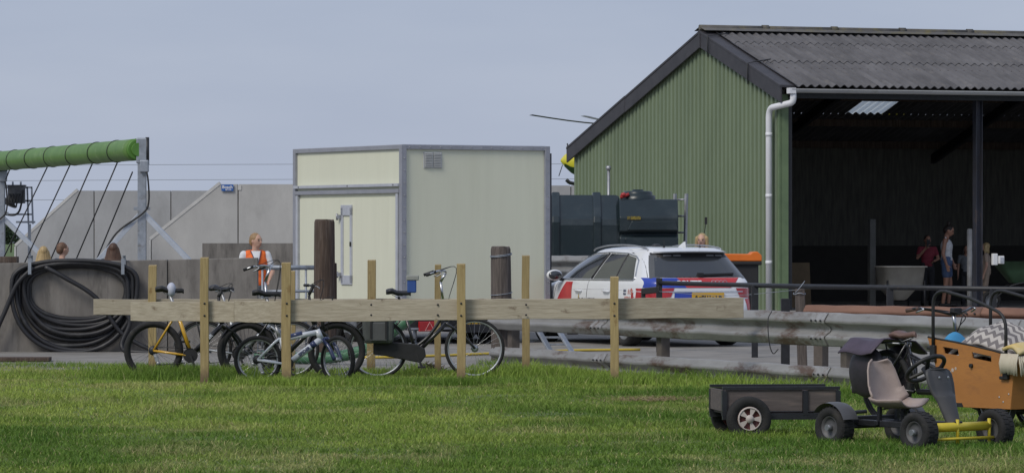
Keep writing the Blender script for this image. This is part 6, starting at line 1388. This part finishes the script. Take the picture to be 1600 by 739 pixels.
    if bottom:
        m = MB(); g = .014; m.ell(V((0, 0, .955)), ((.12 + g) * k, (.168 + g) * k * width, .125 * k)); m.cap(V((0, -.06, 1.02)), V((0, .06, 1.02)), .115 * k, .115 * k)
        for s in (1, -1):
            hp_, kk, aa = Vector(hip[s]), Vector(kn[s]), Vector(an[s])
            if legs == 'long': m.cap(V(hp_), V(kk), .098 * k, .072 * k); m.cap(V(kk), V(aa), .070 * k, .062 * k)
            else: m.cap(V(hp_), V(hp_.lerp(kk, .55)), .105 * k, .092 * k)
        m.build('shorts' if legs != 'long' else 'trousers', bottom, r, remesh=.015 * k)
    for s in (1, -1):
        m = MB(); a = an[s]; m.cap(V((a[0] - .05, a[1], .05)), V((a[0] + .16, a[1] * 1.1, .042)), .05 * k, .042 * k); m.build('shoe', shoes or M_black, r, remesh=.012 * k)
    return r
PI = math.pi
H_bl = hairmat('blonde', (.50, .36, .17)); H_br = hairmat('brown', (.10, .05, .03)); H_md = hairmat('mid_brown', (.17, .09, .05)); H_sand = hairmat('sandy', (.40, .25, .12)); H_dk = hairmat('dark', (.03, .02, .016))
def gp(px, D_): return (GX(px, D_), D_, gz(D_))
def tall(py, D_): return GZ(py, D_) - gz(D_) + .0
c_stripe = cloth('navy', (.07, .09, .14)); c_white = cloth('white', (.72, .73, .75)); c_jean = cloth('jeans', (.06, .09, .17)); c_black = cloth('black', (.03, .03, .035)); c_red = cloth('dark_red', (.26, .035, .055)); c_den = cloth('denim', (.09, .14, .26)); c_grey = cloth('grey', (.20, .21, .22)); c_orange = mat('vest_orange', (.85, .16, .02), (.78, .14, .02), .7, scale=6)
person('woman with long blonde hair seen from behind above the wall', gp(68, 63.2), R(95), tall(384, 63.2) / 1.012, M_skin, H_bl, c_grey, c_jean, hair='long')
person('man with short brown hair and navy top above the wall', gp(97, 62.8), R(35), tall(378, 62.8) / 1.012, M_skin, H_md, c_stripe, c_black, hair='short')
person('person with long straight brown hair behind the hose coil', gp(177, 63.0), R(88), tall(379, 63.0) / 1.012, M_skin, H_br, c_black, c_jean, hair='long')
vm = person('man in orange safety vest and white shirt beside the concrete wall', gp(399, 61.6), R(-78), tall(363.5, 61.6) / 1.012, M_skin, H_sand, c_white, c_grey, hair='short', head=(38, 0), arms={1: ((.02, .27, 1.16), (.17, .20, 1.04)), -1: ((-.02, -.25, 1.15), (.12, -.19, .98))})
kk = tall(363.5, 61.6) / 1.012 / 1.75
Vk = lambda p: (p[0] * kk, p[1] * kk, p[2] * kk)
m = MB(); m.ell(Vk((0, 0, 1.0)), (.145 * kk, .190 * kk, .15 * kk)); m.ell(Vk((0, 0, 1.13)), (.138 * kk, .178 * kk, .19 * kk)); m.ell(Vk((.0, 0, 1.28)), (.152 * kk, .200 * kk, .20 * kk)); m.cap(Vk((-.01, -.105, 1.415)), Vk((-.01, .105, 1.415)), .086 * kk, .086 * kk)
o = m.build('safety_vest', c_orange, vm, remesh=.012)
def vest_x(y, z):      # front of the vest
    q = max(.0, 1 - (y / (.2 * kk)) ** 2 - ((z / kk - 1.28) / .2) ** 2); q2 = max(0, 1 - ((z / kk - 1.415) / .086) ** 2); return max(.152 * kk * q ** .5, (.086 * q2 ** .5 - .01) * kk) + .010
m = MB(); m.grid(10, 10, lambda u, v: (vest_x((2 * u - 1) * (.006 + .074 * v) * kk, (1.25 + .235 * v) * kk), (2 * u - 1) * (.006 + .074 * v) * kk, (1.25 + .235 * v) * kk)); o = m.build('shirt_neck', c_white, vm); md = o.modifiers.new('s', 'SOLIDIFY'); md.thickness = .012
m = MB()
for s in (1, -1):
    m.tube([(vest_x(s * (.008 + .076 * v) * kk, (1.25 + .235 * v) * kk) + .004, s * (.008 + .076 * v) * kk, (1.25 + .235 * v) * kk) for v in [i / 8 for i in range(9)]], .007, 6)
m.build('vest_piping', cloth('piping', (.10, .05, .09)), vm)
person('blonde woman standing behind the white police car', gp(1097, 66.3), R(-105), tall(362.5, 66.3) / 1.02, M_skin, H_bl, c_white, c_jean, hair='bob')
bp_ = lambda px, t: tuple(barn_pt(px, t, .04))
def tall_b(py, px, t): q = barn_pt(px, t, .04); return GZ(py, q.y) - q.z
person('woman in white tank top and denim shorts walking in the barn', bp_(1479, 2.6), R(-12), tall_b(349, 1479, 2.6) / 1.02, M_skin2, H_dk, c_white, c_den, hair='bun', legs='short', tank=True, width=1.06, head=(0, 22), arms={1: ((.02, .25, 1.16), (.12, .22, .93)), -1: ((-.05, -.245, 1.14), (.03, -.235, .90))}, stride=.03)
ch = person('person in dark red shirt holding a phone up in the barn', bp_(1449, 3.6), R(-80), tall_b(366, 1449, 3.6) / 1.02, M_skin2, H_dk, c_red, c_black, hair='short', arms={-1: ((.10, -.28, 1.20), (.24, -.10, 1.44)), 1: ((.08, .26, 1.18), (.20, .12, 1.12))})
k2_ = tall_b(366, 1449, 3.6) / 1.02 / 1.75; m = MB(); m.box((.30 * k2_, -.06 * k2_, 1.56 * k2_), (.012, .075, .15)); o = m.build('phone', M_black, None, .004); o.location = ch.location; o.rotation_euler = ch.rotation_euler; tag(o, 'small dark phone held up by the person in red', 'phone')
person('child in a grey shirt standing behind the pale barn post', bp_(1510, 4.2), R(-95), tall_b(382, 1510, 4.2) / 1.02, M_skin2, H_dk, c_grey, c_black, hair='bob', vox=.014)
person('person half hidden behind the steel barn post', bp_(1541, 2.4), R(170), tall_b(378, 1541, 2.4) / 1.02, M_skin, H_bl, cloth('beige', (.42, .33, .26)), cloth('beige2', (.40, .31, .24)), hair='bob')

# ================================================================== HELICOPTER behind the barn
Dh = 112; nose = W(876, 251, Dh)
hl = thing('helicopter', 'yellow and green helicopter low in the air behind the barn eave', 'helicopter', (nose.x, Dh, nose.z), 0)
M_hy = mat('helicopter_yellow', (.68, .62, .05), (.60, .55, .04), .35, coat=.5); M_hg = mat('helicopter_green', (.03, .07, .035), None, .4)
st_ = [(0, .02, .03, .0), (.10, .16, .15, .0), (.28, .30, .30, -.02), (.6, .48, .52, .03), (1.1, .66, .78, .16), (1.8, .78, .95, .28), (2.8, .80, 1.02, .32), (3.8, .74, .92, .36), (4.6, .50, .60, .50), (5.4, .26, .32, .62), (7.0, .20, .24, .70), (9.0, .13, .16, .78)]
m = MB(); nn = 24; vs = []
for x, w_, h_, zc in st_:
    for q in range(nn): a = 2 * PI * q / nn; vs.append((x, w_ * math.cos(a), zc + h_ * math.sin(a)))
m.add(vs, [(i * nn + q, i * nn + (q + 1) % nn, (i + 1) * nn + (q + 1) % nn, (i + 1) * nn + q) for i in range(len(st_) - 1) for q in range(nn)], True); m.build('fuselage', M_hy, hl)
m = MB(); vs = []
for x, w_, h_, zc in st_[1:5]:
    for q in range(9): a = R(-150 + 120 * q / 8); vs.append((x, (w_ + .012) * math.cos(a), zc + (h_ + .012) * math.sin(a)))
m.add(vs, [(i * 9 + q, i * 9 + q + 1, (i + 1) * 9 + q + 1, (i + 1) * 9 + q) for i in range(3) for q in range(8)], True); m.build('belly_panel', M_hg, hl)
m = MB(); vs = []
for x, w_, h_, zc in st_[2:6]:
    for q in range(9): a = R(15 + 150 * q / 8); vs.append((x, (w_ + .012) * math.cos(a), zc + (h_ + .012) * math.sin(a)))
m.add(vs, [(i * 9 + q, i * 9 + q + 1, (i + 1) * 9 + q + 1, (i + 1) * 9 + q) for i in range(3) for q in range(8)], True); m.build('windscreen', M_glass_car, hl)
for s in (-1, 1):
    m = MB(); m.tube(smooth_path([(.15, s * .75, -.52), (.35, s * .78, -.62), (1.2, s * .8, -.66), (3.6, s * .8, -.66)], 4), .035, 8); m.tube([(1.2, s * .8, -.66), (1.3, s * .5, -.3)], .03, 8); m.tube([(3.0, s * .8, -.66), (2.9, s * .5, -.4)], .03, 8); m.build('skid', M_darksteel, hl)
m = MB(); m.tube([(.05, -.15, -.12), (-.05, -.2, -.42)], .012, 6); m.build('probe', M_darksteel, hl)
m = MB(); m.tube([(.20, 0, .28), (.18, 0, .46)], .02, 6); m.build('wire_cutter', M_darksteel, hl)
hubp = Vector((2.9, 0, GZ(196, Dh) - nose.z)); m = MB(); m.tube([(2.9, 0, 1.1), tuple(hubp + Vector((0, 0, .1)))], .12, 12); m.ell(tuple(hubp), (.3, .3, .12)); m.build('rotor_head', M_darksteel, hl)
def blade(tip):
    d = tip - hubp; sd_ = d.cross(Vector((0, 0, 1))).normalized() * .14; m = MB(); vs = []
    for q in range(9): t_ = q / 8; p_ = hubp.lerp(tip, t_) + Vector((0, 0, -.10 * math.sin(PI * t_))); vs += [p_ - sd_, p_ + Vector((0, 0, .018)), p_ + sd_, p_ - Vector((0, 0, .018))]
    m.add(vs, [(q * 4 + e_, (q + 1) * 4 + e_, (q + 1) * 4 + (e_ + 1) % 4, q * 4 + (e_ + 1) % 4) for q in range(8) for e_ in range(4)], True); m.build('rotor_blade', mat('blade_grey', (.09, .10, .085), None, .5), hl)
z_t = GZ(183, Dh) - nose.z; t1_ = Vector((W(832, 183, Dh - 3.2).x - nose.x, -3.2, z_t - .05)); t2_ = Vector((W(914, 183, Dh + 4).x - nose.x, 4.3, z_t + .15))
blade(t1_); blade(t2_); blade(hubp * 2 - t1_ + Vector((0, 0, 2 * (t1_.z - hubp.z)))); blade(hubp * 2 - t2_ + Vector((0, 0, 2 * (t2_.z - hubp.z))))
m = MB(); m.box((9.0, 0, 1.2), (.7, .08, 1.1)); m.box((8.2, 0, .8), (.4, 1.8, .05)); m.build('tail_fin', M_hy, hl, .02)

# dead grass patch on the lawn by the cart
m = MB()
for k in range(900):
    x, y = random.gauss(0, .28), random.gauss(0, .22); a = random.uniform(0, 6.28); l = random.uniform(.03, .10); m.beam((x, y, .03 + random.uniform(0, .02)), (x + l * math.cos(a), y + l * math.sin(a), .035 + random.uniform(0, .03)), .005, .003)
o = m.build('dead_grass', mat('dead_grass', (.34, .27, .15), (.22, .17, .095), .9, scale=30)); o.location = (GX(1040, 42.6), 42.6, 0); tag(o, 'patch of dry straw coloured grass on the lawn near the cart', 'dead grass', kind='stuff')
